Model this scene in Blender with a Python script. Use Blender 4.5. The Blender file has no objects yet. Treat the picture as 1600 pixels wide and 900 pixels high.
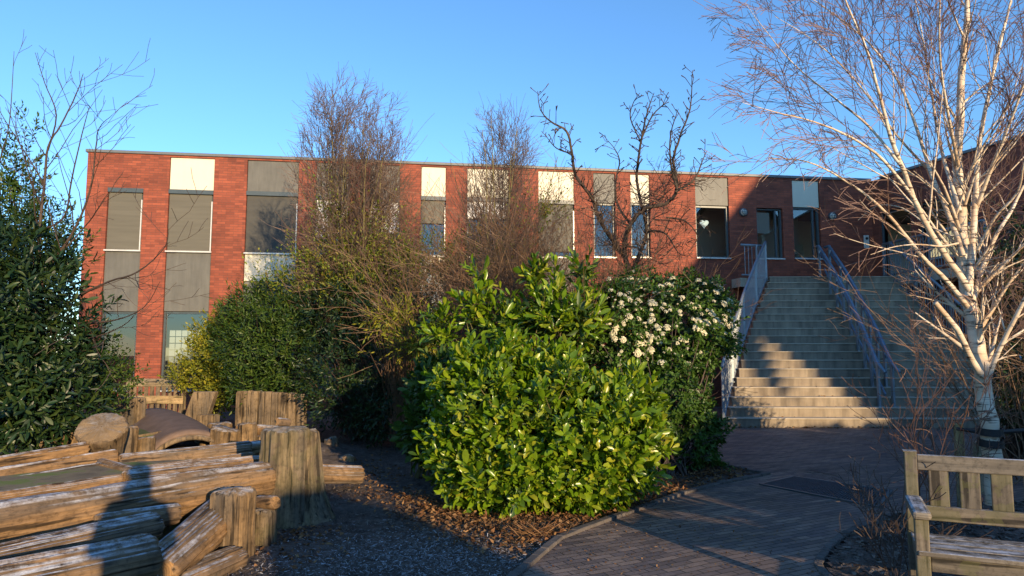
import bpy, math, random
import numpy as np
from mathutils import Vector, Matrix, Quaternion
R = math.radians
random.seed(7); rng = np.random.default_rng(11)
scene = bpy.context.scene
COL = scene.collection

# ---------------------------------------------------------------- camera, sky, sun, exposure
F_PX, PITCH, CAM_H = 1080.0, math.atan(102/1080.0), 1.5
cam = bpy.data.cameras.new('camera'); camo = bpy.data.objects.new('camera', cam); COL.objects.link(camo)
cam.sensor_width = 36; cam.lens = 36*F_PX/1600; cam.clip_start = .01; cam.clip_end = 3000
camo.location = (0, 0, CAM_H); camo.rotation_euler = (math.pi/2+PITCH, 0, 0)
scene.camera = camo
SUN_EL = R(9.3); SUN_AZ = math.atan2(.467, -.884)
w = bpy.data.worlds.new('World'); scene.world = w; w.use_nodes = True
nt = w.node_tree; bg = nt.nodes['Background']
sky = nt.nodes.new('ShaderNodeTexSky'); sky.sky_type = 'NISHITA'; sky.sun_disc = False
sky.sun_elevation = SUN_EL; sky.sun_rotation = SUN_AZ
sky.air_density = 1.0; sky.dust_density = 0; sky.ozone_density = 4.5; sky.altitude = 0
nt.links.new(sky.outputs[0], bg.inputs[0]); bg.inputs[1].default_value = .15
sl = bpy.data.lights.new('sun', 'SUN'); sl.energy = 3.15; sl.angle = R(.5); sl.color = (1, .74, .44)
so = bpy.data.objects.new('sun', sl); COL.objects.link(so)
LDIR = Vector((-.467*math.cos(SUN_EL), .884*math.cos(SUN_EL), -math.sin(SUN_EL)))
so.rotation_euler = LDIR.to_track_quat('-Z', 'Y').to_euler(); so.location = (10, -20, 12)
scene.view_settings.view_transform = 'Standard'; scene.view_settings.look = 'None'
scene.view_settings.exposure = 1.22; scene.view_settings.gamma = 1
scene.cycles.use_denoising = True
scene.cycles.max_bounces = 8; scene.cycles.diffuse_bounces = 3; scene.cycles.glossy_bounces = 3
scene.cycles.transparent_max_bounces = 8; scene.cycles.transmission_bounces = 4
scene.cycles.caustics_reflective = False; scene.cycles.caustics_refractive = False

# ---------------------------------------------------------------- layout helpers
def ray(px, py):
    dx, dy = (px-800)/F_PX, (450-py)/F_PX
    c, s = math.cos(PITCH), math.sin(PITCH)
    return Vector((dx, c-s*dy, s+c*dy))
def at(px, py, Y):
    d = ray(px, py); k = Y/d.y
    return Vector((d.x*k, Y, CAM_H+d.z*k))
def atz(px, py, z):
    d = ray(px, py); k = (z-CAM_H)/d.z
    return Vector((d.x*k, d.y*k, z))
def gnd(px, py): return atz(px, py, 0.0)

# ---------------------------------------------------------------- object helpers
def tag(o, label=None, cat=None, group=None, kind=None):
    if label: o['label'] = label
    if cat: o['category'] = cat
    if group: o['group'] = group
    if kind: o['kind'] = kind
    return o
def empty(name, loc=(0,0,0), rz=0, label=None, cat=None, group=None):
    o = bpy.data.objects.new(name, None); COL.objects.link(o)
    o.location = loc; o.rotation_euler = (0,0,rz); o.empty_display_size = .1
    return tag(o, label, cat, group)
def link_mesh(name, me, mat=None, parent=None, smooth=False):
    if mat: me.materials.append(mat)
    if smooth: me.polygons.foreach_set('use_smooth', np.ones(len(me.polygons), dtype=bool))
    me.update()
    o = bpy.data.objects.new(name, me); COL.objects.link(o)
    if parent: o.parent = parent
    return o
def copy_tree(o, parent=None):
    kids = [c for c in bpy.data.objects if c.parent == o]
    c = o.copy(); COL.objects.link(c); c.parent = parent
    for k in kids: copy_tree(k, c)
    return c
def np_mesh(name, V, faces_by_n):
    """V (n,3); faces_by_n: list of int arrays (m,k)"""
    me = bpy.data.meshes.new(name)
    V = np.asarray(V, dtype=np.float32)
    me.vertices.add(len(V)); me.vertices.foreach_set('co', V.ravel())
    loops = np.concatenate([f.ravel() for f in faces_by_n]).astype(np.int32)
    tot = np.concatenate([np.full(len(f), f.shape[1]) for f in faces_by_n]).astype(np.int32)
    start = np.concatenate([[0], np.cumsum(tot)[:-1]]).astype(np.int32)
    me.loops.add(len(loops)); me.loops.foreach_set('vertex_index', loops)
    me.polygons.add(len(tot)); me.polygons.foreach_set('loop_start', start)
    me.polygons.foreach_set('loop_total', tot)
    me.update(calc_edges=True)
    return me
class MB:
    def __init__(s): s.v = []; s.f = []
    def box(s, x0, x1, y0, y1, z0, z1, M=None, bev=0):
        n = len(s.v)
        c = [(x0,y0,z0),(x1,y0,z0),(x1,y1,z0),(x0,y1,z0),(x0,y0,z1),(x1,y0,z1),(x1,y1,z1),(x0,y1,z1)]
        if M is not None: c = [tuple(M @ Vector(p)) for p in c]
        s.v += c
        s.f += [tuple(n+i for i in q) for q in ((3,2,1,0),(4,5,6,7),(0,1,5,4),(1,2,6,5),(2,3,7,6),(3,0,4,7))]
        return s
    def quad(s, a, b, c, d):
        n = len(s.v); s.v += [tuple(a), tuple(b), tuple(c), tuple(d)]; s.f.append((n,n+1,n+2,n+3)); return s
    def bar(s, a, b, wx, wz=None, up=(0,0,1)):
        a, b = Vector(a), Vector(b); wz = wz or wx
        d = (b-a).normalized(); u = Vector(up)
        if abs(d.dot(u)) > .98: u = Vector((1,0,0))
        x = d.cross(u).normalized(); z = x.cross(d).normalized()
        n = len(s.v)
        for p in (a, b):
            for sx, sz in ((-1,-1),(1,-1),(1,1),(-1,1)):
                s.v.append(tuple(p+x*(sx*wx/2)+z*(sz*wz/2)))
        s.f += [tuple(n+i for i in q) for q in ((3,2,1,0),(4,5,6,7),(0,1,5,4),(1,2,6,5),(2,3,7,6),(3,0,4,7))]
        return s
    def tube(s, pts, rad, k=6, cap=True):
        pts = [Vector(p) for p in pts]; n0 = len(s.v); m = len(pts)
        if not hasattr(rad, '__len__'): rad = [rad]*m
        ref = None
        for i, p in enumerate(pts):
            d = (pts[min(i+1,m-1)]-pts[max(i-1,0)])
            if d.length < 1e-9: d = Vector((0,0,1))
            d.normalize()
            if ref is None: ref = d.orthogonal()
            x = (ref-d*ref.dot(d))
            x = x.normalized() if x.length > 1e-6 else d.orthogonal().normalized()
            ref = x; y = d.cross(x)
            for j in range(k):
                a = 2*math.pi*j/k
                s.v.append(tuple(p+(x*math.cos(a)+y*math.sin(a))*rad[i]))
        for i in range(m-1):
            for j in range(k):
                a = n0+i*k+j; b = n0+i*k+(j+1)%k
                s.f.append((a, b, b+k, a+k))
        if cap and k > 3:
            s.f.append(tuple(n0+j for j in range(k))[::-1]); s.f.append(tuple(n0+(m-1)*k+j for j in range(k)))
        return s
    def build(s, name, mat=None, parent=None, smooth=False, bevel=0, seg=1):
        me = bpy.data.meshes.new(name); me.from_pydata(s.v, [], s.f)
        o = link_mesh(name, me, mat, parent, smooth)
        if bevel:
            b = o.modifiers.new('bevel', 'BEVEL'); b.width = bevel; b.segments = seg; b.limit_method = 'ANGLE'
        return o

# ---------------------------------------------------------------- materials
def mat(name): 
    m = bpy.data.materials.new(name); m.use_nodes = True
    return m, m.node_tree.nodes, m.node_tree.links, m.node_tree.nodes['Principled BSDF']
def N(ns, t, **kw):
    n = ns.new(t)
    for k, v in kw.items():
        if k.startswith('i_'):
            n.inputs[k[2:].replace('_', ' ')].default_value = v
        else: setattr(n, k, v)
    return n
def ramp(ns, stops):
    n = ns.new('ShaderNodeValToRGB'); e = n.color_ramp.elements
    while len(e) < len(stops): e.new(.5)
    for i, (p, c) in enumerate(stops):
        e[i].position = p; e[i].color = (c[0], c[1], c[2], 1) if hasattr(c, '__len__') else (c, c, c, 1)
    return n
def mix(ns, ls, fac, a, b, mode='MIX'):
    n = ns.new('ShaderNodeMix'); n.data_type = 'RGBA'; n.blend_type = mode
    for inp, v in ((n.inputs[0], fac), (n.inputs[6], a), (n.inputs[7], b)):
        if hasattr(v, 'links') or isinstance(v, bpy.types.NodeSocket): ls.new(v, inp)
        elif hasattr(v, '__len__'): inp.default_value = (v[0], v[1], v[2], 1)
        else: inp.default_value = v
    return n.outputs[2]
def mth(ns, ls, op, a, b=None, clamp=False):
    n = ns.new('ShaderNodeMath'); n.operation = op; n.use_clamp = clamp
    for i, v in enumerate((a, b)):
        if v is None: continue
        if isinstance(v, bpy.types.NodeSocket): ls.new(v, n.inputs[i])
        else: n.inputs[i].default_value = v
    return n.outputs[0]
def texco(ns, ls, scale=(1,1,1), kind='Object'):
    t = ns.new('ShaderNodeTexCoord'); mp = ns.new('ShaderNodeMapping'); mp.inputs['Scale'].default_value = scale
    ls.new(t.outputs[kind], mp.inputs[0]); return mp.outputs[0]
def noise(ns, ls, vec, scale, detail=4, rough=.55):
    n = ns.new('ShaderNodeTexNoise'); n.inputs['Scale'].default_value = scale
    n.inputs['Detail'].default_value = detail; n.inputs['Roughness'].default_value = rough
    if vec is not None: ls.new(vec, n.inputs['Vector'])
    return n.outputs['Fac']
def bump(ns, ls, h, bs, strength=.5, dist=.01):
    n = ns.new('ShaderNodeBump'); n.inputs['Strength'].default_value = strength; n.inputs['Distance'].default_value = dist
    ls.new(h, n.inputs['Height']); ls.new(n.outputs[0], bs.inputs['Normal']); return n

def m_plain(name, col, rough=.6, metal=0, nz=.12, nscale=6, bmp=.1, spec=.5):
    m, ns, ls, b = mat(name)
    v = texco(ns, ls); n = noise(ns, ls, v, nscale, 5)
    r = ramp(ns, [(.25, [c*(1-nz) for c in col]), (.75, [min(1, c*(1+nz)) for c in col])])
    ls.new(n, r.inputs[0]); ls.new(r.outputs[0], b.inputs['Base Color'])
    b.inputs['Roughness'].default_value = rough; b.inputs['Metallic'].default_value = metal
    b.inputs['Specular IOR Level'].default_value = spec
    if bmp: bump(ns, ls, noise(ns, ls, v, nscale*12, 3), b, bmp, .004)
    return m

def m_brick():
    m, ns, ls, b = mat('red_brick')
    t = ns.new('ShaderNodeTexCoord'); sp = ns.new('ShaderNodeSeparateXYZ'); cb = ns.new('ShaderNodeCombineXYZ')
    ls.new(t.outputs['Object'], sp.inputs[0]); ls.new(sp.outputs[0], cb.inputs[0]); ls.new(sp.outputs[2], cb.inputs[1])
    br = ns.new('ShaderNodeTexBrick'); ls.new(cb.outputs[0], br.inputs['Vector'])
    br.inputs['Scale'].default_value = 1; br.inputs['Brick Width'].default_value = .22; br.inputs['Row Height'].default_value = .066
    br.inputs['Mortar Size'].default_value = .006; br.inputs['Mortar Smooth'].default_value = .2; br.inputs['Bias'].default_value = 0
    br.inputs['Color1'].default_value = (.32, .078, .038, 1); br.inputs['Color2'].default_value = (.215, .052, .028, 1)
    br.inputs['Mortar'].default_value = (.17, .06, .04, 1)
    # second, offset cell noise gives each brick its own tone
    wn = ns.new('ShaderNodeTexWhiteNoise'); wn.noise_dimensions = '2D'
    dv = ns.new('ShaderNodeVectorMath'); dv.operation = 'DIVIDE'; dv.inputs[1].default_value = (.22, .066, 1)
    fl = ns.new('ShaderNodeVectorMath'); fl.operation = 'FLOOR'
    ls.new(cb.outputs[0], dv.inputs[0]); ls.new(dv.outputs[0], fl.inputs[0]); ls.new(fl.outputs[0], wn.inputs['Vector'])
    rr = ramp(ns, [(0, .72), (.5, .97), (1, 1.15)]); ls.new(wn.outputs[0], rr.inputs[0])
    c = mix(ns, ls, .8, br.outputs['Color'], rr.outputs[0], 'MULTIPLY')
    n = noise(ns, ls, cb.outputs[0], .8, 7, .65); r2 = ramp(ns, [(.32, .62), (.66, 1.2)]); ls.new(n, r2.inputs[0])
    c = mix(ns, ls, .8, c, r2.outputs[0], 'MULTIPLY')
    ls.new(c, b.inputs['Base Color']); b.inputs['Roughness'].default_value = .8
    h = mth(ns, ls, 'SUBTRACT', mth(ns, ls, 'MULTIPLY', noise(ns, ls, cb.outputs[0], 60), .35), br.outputs['Fac'])
    bump(ns, ls, h, b, .55, .006); return m

def m_leaf(name, cols, rough=.38, trans=.25, spec=.5, vein=True):
    m, ns, ls, b = mat(name)
    g = ns.new('ShaderNodeNewGeometry'); r = ramp(ns, [(i/(len(cols)-1), c) for i, c in enumerate(cols)])
    ls.new(g.outputs['Random Per Island'], r.inputs[0])
    v = texco(ns, ls); n = noise(ns, ls, v, 25, 3); r2 = ramp(ns, [(.3, .75), (.7, 1.2)]); ls.new(n, r2.inputs[0])
    c = mix(ns, ls, .7, r.outputs[0], r2.outputs[0], 'MULTIPLY')
    ls.new(c, b.inputs['Base Color']); b.inputs['Roughness'].default_value = rough
    b.inputs['Specular IOR Level'].default_value = spec
    tr = ns.new('ShaderNodeBsdfTranslucent'); ls.new(mix(ns, ls, 1, c, (1.3, 1.35, .5), 'MULTIPLY'), tr.inputs[0])
    mx = ns.new('ShaderNodeMixShader'); mx.inputs[0].default_value = trans
    ls.new(b.outputs[0], mx.inputs[1]); ls.new(tr.outputs[0], mx.inputs[2])
    ls.new(mx.outputs[0], ns['Material Output'].inputs[0])
    return m

def m_wood(name, dark, light, frost=.0, zscale=.35, rough=.85, algae=0, bstr=.8):
    """weathered wood, grain along local Z; frost / algae where the surface faces the sky"""
    m, ns, ls, b = mat(name)
    t = ns.new('ShaderNodeTexCoord'); mp = ns.new('ShaderNodeMapping'); mp.inputs['Scale'].default_value = (1, 1, zscale*.32)
    ls.new(t.outputs['Object'], mp.inputs[0])
    oi = ns.new('ShaderNodeObjectInfo')
    ad = ns.new('ShaderNodeVectorMath'); ad.operation = 'ADD'; ls.new(mp.outputs[0], ad.inputs[0])
    cb = ns.new('ShaderNodeCombineXYZ'); k = mth(ns, ls, 'MULTIPLY', oi.outputs['Random'], 13.7)
    ls.new(k, cb.inputs[0]); ls.new(k, cb.inputs[2]); ls.new(cb.outputs[0], ad.inputs[1])
    gr = noise(ns, ls, ad.outputs[0], 38, 6, .65); big = noise(ns, ls, ad.outputs[0], 7, 4)
    blot = noise(ns, ls, t.outputs['Object'], 3.2, 5)
    r = ramp(ns, [(.3, dark), (.62, light)]); ls.new(mth(ns, ls, 'ADD', mth(ns, ls, 'MULTIPLY', gr, .65), mth(ns, ls, 'MULTIPLY', big, .35)), r.inputs[0])
    rb = ramp(ns, [(.34, .38), (.6, 1.15)]); ls.new(blot, rb.inputs[0])
    c = mix(ns, ls, .75, r.outputs[0], rb.outputs[0], 'MULTIPLY')
    gy = ramp(ns, [(.45, 0), (.62, .45)]); ls.new(noise(ns, ls, ad.outputs[0], 4.5, 5, .6), gy.inputs[0])
    av = [(light[i]+dark[i])*.5 for i in range(3)]; gl_ = sum(av)/3
    c = mix(ns, ls, gy.outputs[0], c, (gl_*1.0, gl_*.93, gl_*.82))
    ck = ramp(ns, [(.36, .12), (.43, 1)]); ls.new(noise(ns, ls, ad.outputs[0], 22, 3, .5), ck.inputs[0])
    c = mix(ns, ls, .85, c, ck.outputs[0], 'MULTIPLY')
    pt = ramp(ns, [(.34, .45), (.5, 1.08)]); ls.new(noise(ns, ls, t.outputs['Object'], 26, 6, .75), pt.inputs[0])
    c = mix(ns, ls, .7, c, pt.outputs[0], 'MULTIPLY')
    # end grain: rings
    g = ns.new('ShaderNodeNewGeometry'); vt = ns.new('ShaderNodeVectorTransform'); vt.vector_type = 'NORMAL'
    vt.convert_from = 'WORLD'; vt.convert_to = 'OBJECT'; ls.new(g.outputs['Normal'], vt.inputs[0])
    sp = ns.new('ShaderNodeSeparateXYZ'); ls.new(vt.outputs[0], sp.inputs[0])
    endf = mth(ns, ls, 'GREATER_THAN', mth(ns, ls, 'ABSOLUTE', sp.outputs[2]), .85)
    wv = ns.new('ShaderNodeTexWave'); wv.wave_type = 'RINGS'; wv.rings_direction = 'Z'; wv.inputs['Scale'].default_value = 22
    wv.inputs['Distortion'].default_value = 2.5; wv.inputs['Detail'].default_value = 3; ls.new(t.outputs['Object'], wv.inputs['Vector'])
    re = ramp(ns, [(0, [x*.75 for x in light]), (1, [min(1, x*1.05) for x in light])]); ls.new(wv.outputs['Fac'], re.inputs[0])
    ce = mix(ns, ls, .7, re.outputs[0], rb.outputs[0], 'MULTIPLY')
    c = mix(ns, ls, endf, c, ce)
    sw = ns.new('ShaderNodeSeparateXYZ'); ls.new(g.outputs['Normal'], sw.inputs[0])
    if algae:
        af = mth(ns, ls, 'MULTIPLY', mth(ns, ls, 'GREATER_THAN', noise(ns, ls, t.outputs['Object'], 5, 5), .5), algae, True)
        c = mix(ns, ls, af, c, (.12, .13, .035))
    if frost:
        up = mth(ns, ls, 'MULTIPLY', mth(ns, ls, 'SUBTRACT', sw.outputs[2], .66), 4.5, True)
        fn = ramp(ns, [(.45, 0), (.60, 1)]); ls.new(mth(ns, ls, 'ADD', mth(ns, ls, 'MULTIPLY', noise(ns, ls, ad.outputs[0], 12, 7, .75), .5), mth(ns, ls, 'MULTIPLY', noise(ns, ls, t.outputs['Object'], 9, 6, .8), .5)), fn.inputs[0])
        ff = mth(ns, ls, 'MULTIPLY', mth(ns, ls, 'MULTIPLY', up, fn.outputs[0]), frost, True)
        c = mix(ns, ls, ff, c, (.62, .64, .68))
    ls.new(c, b.inputs['Base Color']); b.inputs['Roughness'].default_value = rough; b.inputs['Specular IOR Level'].default_value = .3
    bump(ns, ls, mth(ns, ls, 'ADD', gr, mth(ns, ls, 'MULTIPLY', big, 1.2)), b, bstr, .012)
    return m

def m_birch():
    m, ns, ls, b = mat('birch_bark')
    t = ns.new('ShaderNodeTexCoord'); mp = ns.new('ShaderNodeMapping'); mp.inputs['Scale'].default_value = (3, 3, 26)
    ls.new(t.outputs['Object'], mp.inputs[0])
    n1 = noise(ns, ls, mp.outputs[0], 1.6, 5, .65); r = ramp(ns, [(.55, (.70, .60, .47)), (.63, (.09, .065, .05))]); ls.new(n1, r.inputs[0])
    n2 = noise(ns, ls, t.outputs['Object'], 3.5, 4); r2 = ramp(ns, [(.35, (.70, .55, .42)), (.6, (1, 1, 1))]); ls.new(n2, r2.inputs[0])
    c = mix(ns, ls, .9, r.outputs[0], r2.outputs[0], 'MULTIPLY')
    ls.new(c, b.inputs['Base Color']); b.inputs['Roughness'].default_value = .6
    bump(ns, ls, n1, b, .5, .006); return m

def m_concrete(name='concrete', a=(.20,.16,.118), c2=(.34,.28,.20), stain=True):
    m, ns, ls, b = mat(name)
    v = texco(ns, ls); n = noise(ns, ls, v, 1.4, 8, .7); r = ramp(ns, [(.32, a), (.68, c2)]); ls.new(n, r.inputs[0])
    v2 = texco(ns, ls, (5, 5, .6)); n2 = noise(ns, ls, v2, 1.5, 5); r2 = ramp(ns, [(.35, .62), (.6, 1.1)]); ls.new(n2, r2.inputs[0])
    c = mix(ns, ls, .8 if stain else .3, r.outputs[0], r2.outputs[0], 'MULTIPLY')
    ls.new(c, b.inputs['Base Color']); b.inputs['Roughness'].default_value = .85
    bump(ns, ls, noise(ns, ls, v, 60, 5), b, .25, .004); return m

def m_soil():
    m, ns, ls, b = mat('mulch_soil')
    v = texco(ns, ls); n = noise(ns, ls, v, 9, 9, .75); n2 = noise(ns, ls, v, .7, 4)
    r = ramp(ns, [(.3, (.06, .048, .04)), (.55, (.15, .12, .10)), (.75, (.27, .23, .20))]); ls.new(n, r.inputs[0])
    r2 = ramp(ns, [(.35, .7), (.65, 1.25)]); ls.new(n2, r2.inputs[0])
    c = mix(ns, ls, .8, r.outputs[0], r2.outputs[0], 'MULTIPLY')
    # frost specks in small patches
    fr = ramp(ns, [(.62, 0), (.72, 1)]); ls.new(noise(ns, ls, v, 55, 4, .8), fr.inputs[0])
    fp = ramp(ns, [(.40, 0), (.60, 1)]); ls.new(noise(ns, ls, v, 1.1, 3), fp.inputs[0])
    c = mix(ns, ls, mth(ns, ls, 'MULTIPLY', mth(ns, ls, 'MULTIPLY', fr.outputs[0], fp.outputs[0]), .45), c, (.36, .38, .42))
    ls.new(c, b.inputs['Base Color']); b.inputs['Roughness'].default_value = .95; b.inputs['Specular IOR Level'].default_value = .15
    bump(ns, ls, mth(ns, ls, 'ADD', n, mth(ns, ls, 'MULTIPLY', noise(ns, ls, v, 70, 6, .8), .5)), b, 1, .03); return m

def m_paver():
    m, ns, ls, b = mat('clay_pavers')
    t = ns.new('ShaderNodeTexCoord'); mp = ns.new('ShaderNodeMapping'); mp.inputs['Rotation'].default_value = (0, 0, R(-28))
    ls.new(t.outputs['Object'], mp.inputs[0])
    nv = ns.new('ShaderNodeTexNoise'); nv.inputs['Scale'].default_value = .9; ls.new(mp.outputs[0], nv.inputs['Vector'])
    wr = ns.new('ShaderNodeVectorMath'); wr.operation = 'MULTIPLY_ADD'; wr.inputs[1].default_value = (.07, .07, 0)
    ls.new(nv.outputs['Color'], wr.inputs[0]); ls.new(mp.outputs[0], wr.inputs[2])
    br = ns.new('ShaderNodeTexBrick'); ls.new(wr.outputs[0], br.inputs['Vector']); br.inputs['Scale'].default_value = 1
    br.inputs['Brick Width'].default_value = .205; br.inputs['Row Height'].default_value = .068; br.inputs['Mortar Size'].default_value = .005
    br.inputs['Mortar Smooth'].default_value = .5
    br.inputs['Color1'].default_value = (.245, .175, .13, 1); br.inputs['Color2'].default_value = (.13, .10, .09, 1); br.inputs['Mortar'].default_value = (.022, .018, .015, 1)
    wn = ns.new('ShaderNodeTexWhiteNoise'); wn.noise_dimensions = '2D'
    dv = ns.new('ShaderNodeVectorMath'); dv.operation = 'DIVIDE'; dv.inputs[1].default_value = (.3, .068, 1)
    fl = ns.new('ShaderNodeVectorMath'); fl.operation = 'FLOOR'
    ls.new(wr.outputs[0], dv.inputs[0]); ls.new(dv.outputs[0], fl.inputs[0]); ls.new(fl.outputs[0], wn.inputs['Vector'])
    n = noise(ns, ls, mp.outputs[0], 1.1, 6, .6); r2 = ramp(ns, [(.3, .65), (.7, 1.3)]); ls.new(n, r2.inputs[0])
    c = mix(ns, ls, .8, br.outputs['Color'], r2.outputs[0], 'MULTIPLY')
    n3 = noise(ns, ls, mp.outputs[0], 40, 5, .7); r3 = ramp(ns, [(.3, .8), (.7, 1.2)]); ls.new(n3, r3.inputs[0])
    c = mix(ns, ls, .7, c, r3.outputs[0], 'MULTIPLY')
    rw = ramp(ns, [(0, .7), (1, 1.3)]); ls.new(wn.outputs[0], rw.inputs[0]); c = mix(ns, ls, .7, c, rw.outputs[0], 'MULTIPLY')
    ls.new(c, b.inputs['Base Color']); b.inputs['Roughness'].default_value = .75; b.inputs['Specular IOR Level'].default_value = .35
    h = mth(ns, ls, 'SUBTRACT', mth(ns, ls, 'ADD', mth(ns, ls, 'MULTIPLY', n3, .5), mth(ns, ls, 'MULTIPLY', wn.outputs[0], .35)), br.outputs['Fac'])
    bump(ns, ls, h, b, .6, .006); return m

def m_glass(name='window_glass', tint=(.9, .95, 1, 1)):
    m, ns, ls, b = mat(name)
    fr = ns.new('ShaderNodeFresnel'); fr.inputs[0].default_value = 1.55
    gl = ns.new('ShaderNodeBsdfGlossy'); gl.inputs['Roughness'].default_value = .01; gl.inputs[0].default_value = tint
    tr = ns.new('ShaderNodeBsdfTransparent'); tr.inputs[0].default_value = (.62, .68, .66, 1)
    mx = ns.new('ShaderNodeMixShader'); f = mth(ns, ls, 'ADD', fr.outputs[0], .12)
    ls.new(f, mx.inputs[0]); ls.new(tr.outputs[0], mx.inputs[1]); ls.new(gl.outputs[0], mx.inputs[2])
    ls.new(mx.outputs[0], ns['Material Output'].inputs[0]); return m

def m_blind(name, col):
    m, ns, ls, b = mat(name)
    v = texco(ns, ls, (1, 1, 1)); sp = ns.new('ShaderNodeSeparateXYZ'); ls.new(v, sp.inputs[0])
    n = noise(ns, ls, texco(ns, ls, (.3, 1, 4)), 2.2, 4)
    r = ramp(ns, [(.3, [c*.85 for c in col]), (.7, [c*1.1 for c in col])]); ls.new(n, r.inputs[0])
    ls.new(r.outputs[0], b.inputs['Base Color']); b.inputs['Roughness'].default_value = .75
    wv = ns.new('ShaderNodeTexWave'); wv.bands_direction = 'Z'; wv.inputs['Scale'].default_value = 14; ls.new(v, wv.inputs['Vector'])
    bump(ns, ls, wv.outputs['Fac'], b, .12, .004); return m

def m_panel(name, col, stain):
    m, ns, ls, b = mat(name)
    v = texco(ns, ls); n = noise(ns, ls, v, 1.1, 6, .65)
    n2 = noise(ns, ls, texco(ns, ls, (3, 1, .35)), 2.2, 6, .7)
    r = ramp(ns, [(.35, [c*(1-stain) for c in col]), (.65, col)]); ls.new(mth(ns, ls, 'MULTIPLY', mth(ns, ls, 'ADD', n, n2), .5), r.inputs[0])
    ls.new(r.outputs[0], b.inputs['Base Color']); b.inputs['Roughness'].default_value = .55
    bump(ns, ls, n, b, .1, .004); return m

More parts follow.
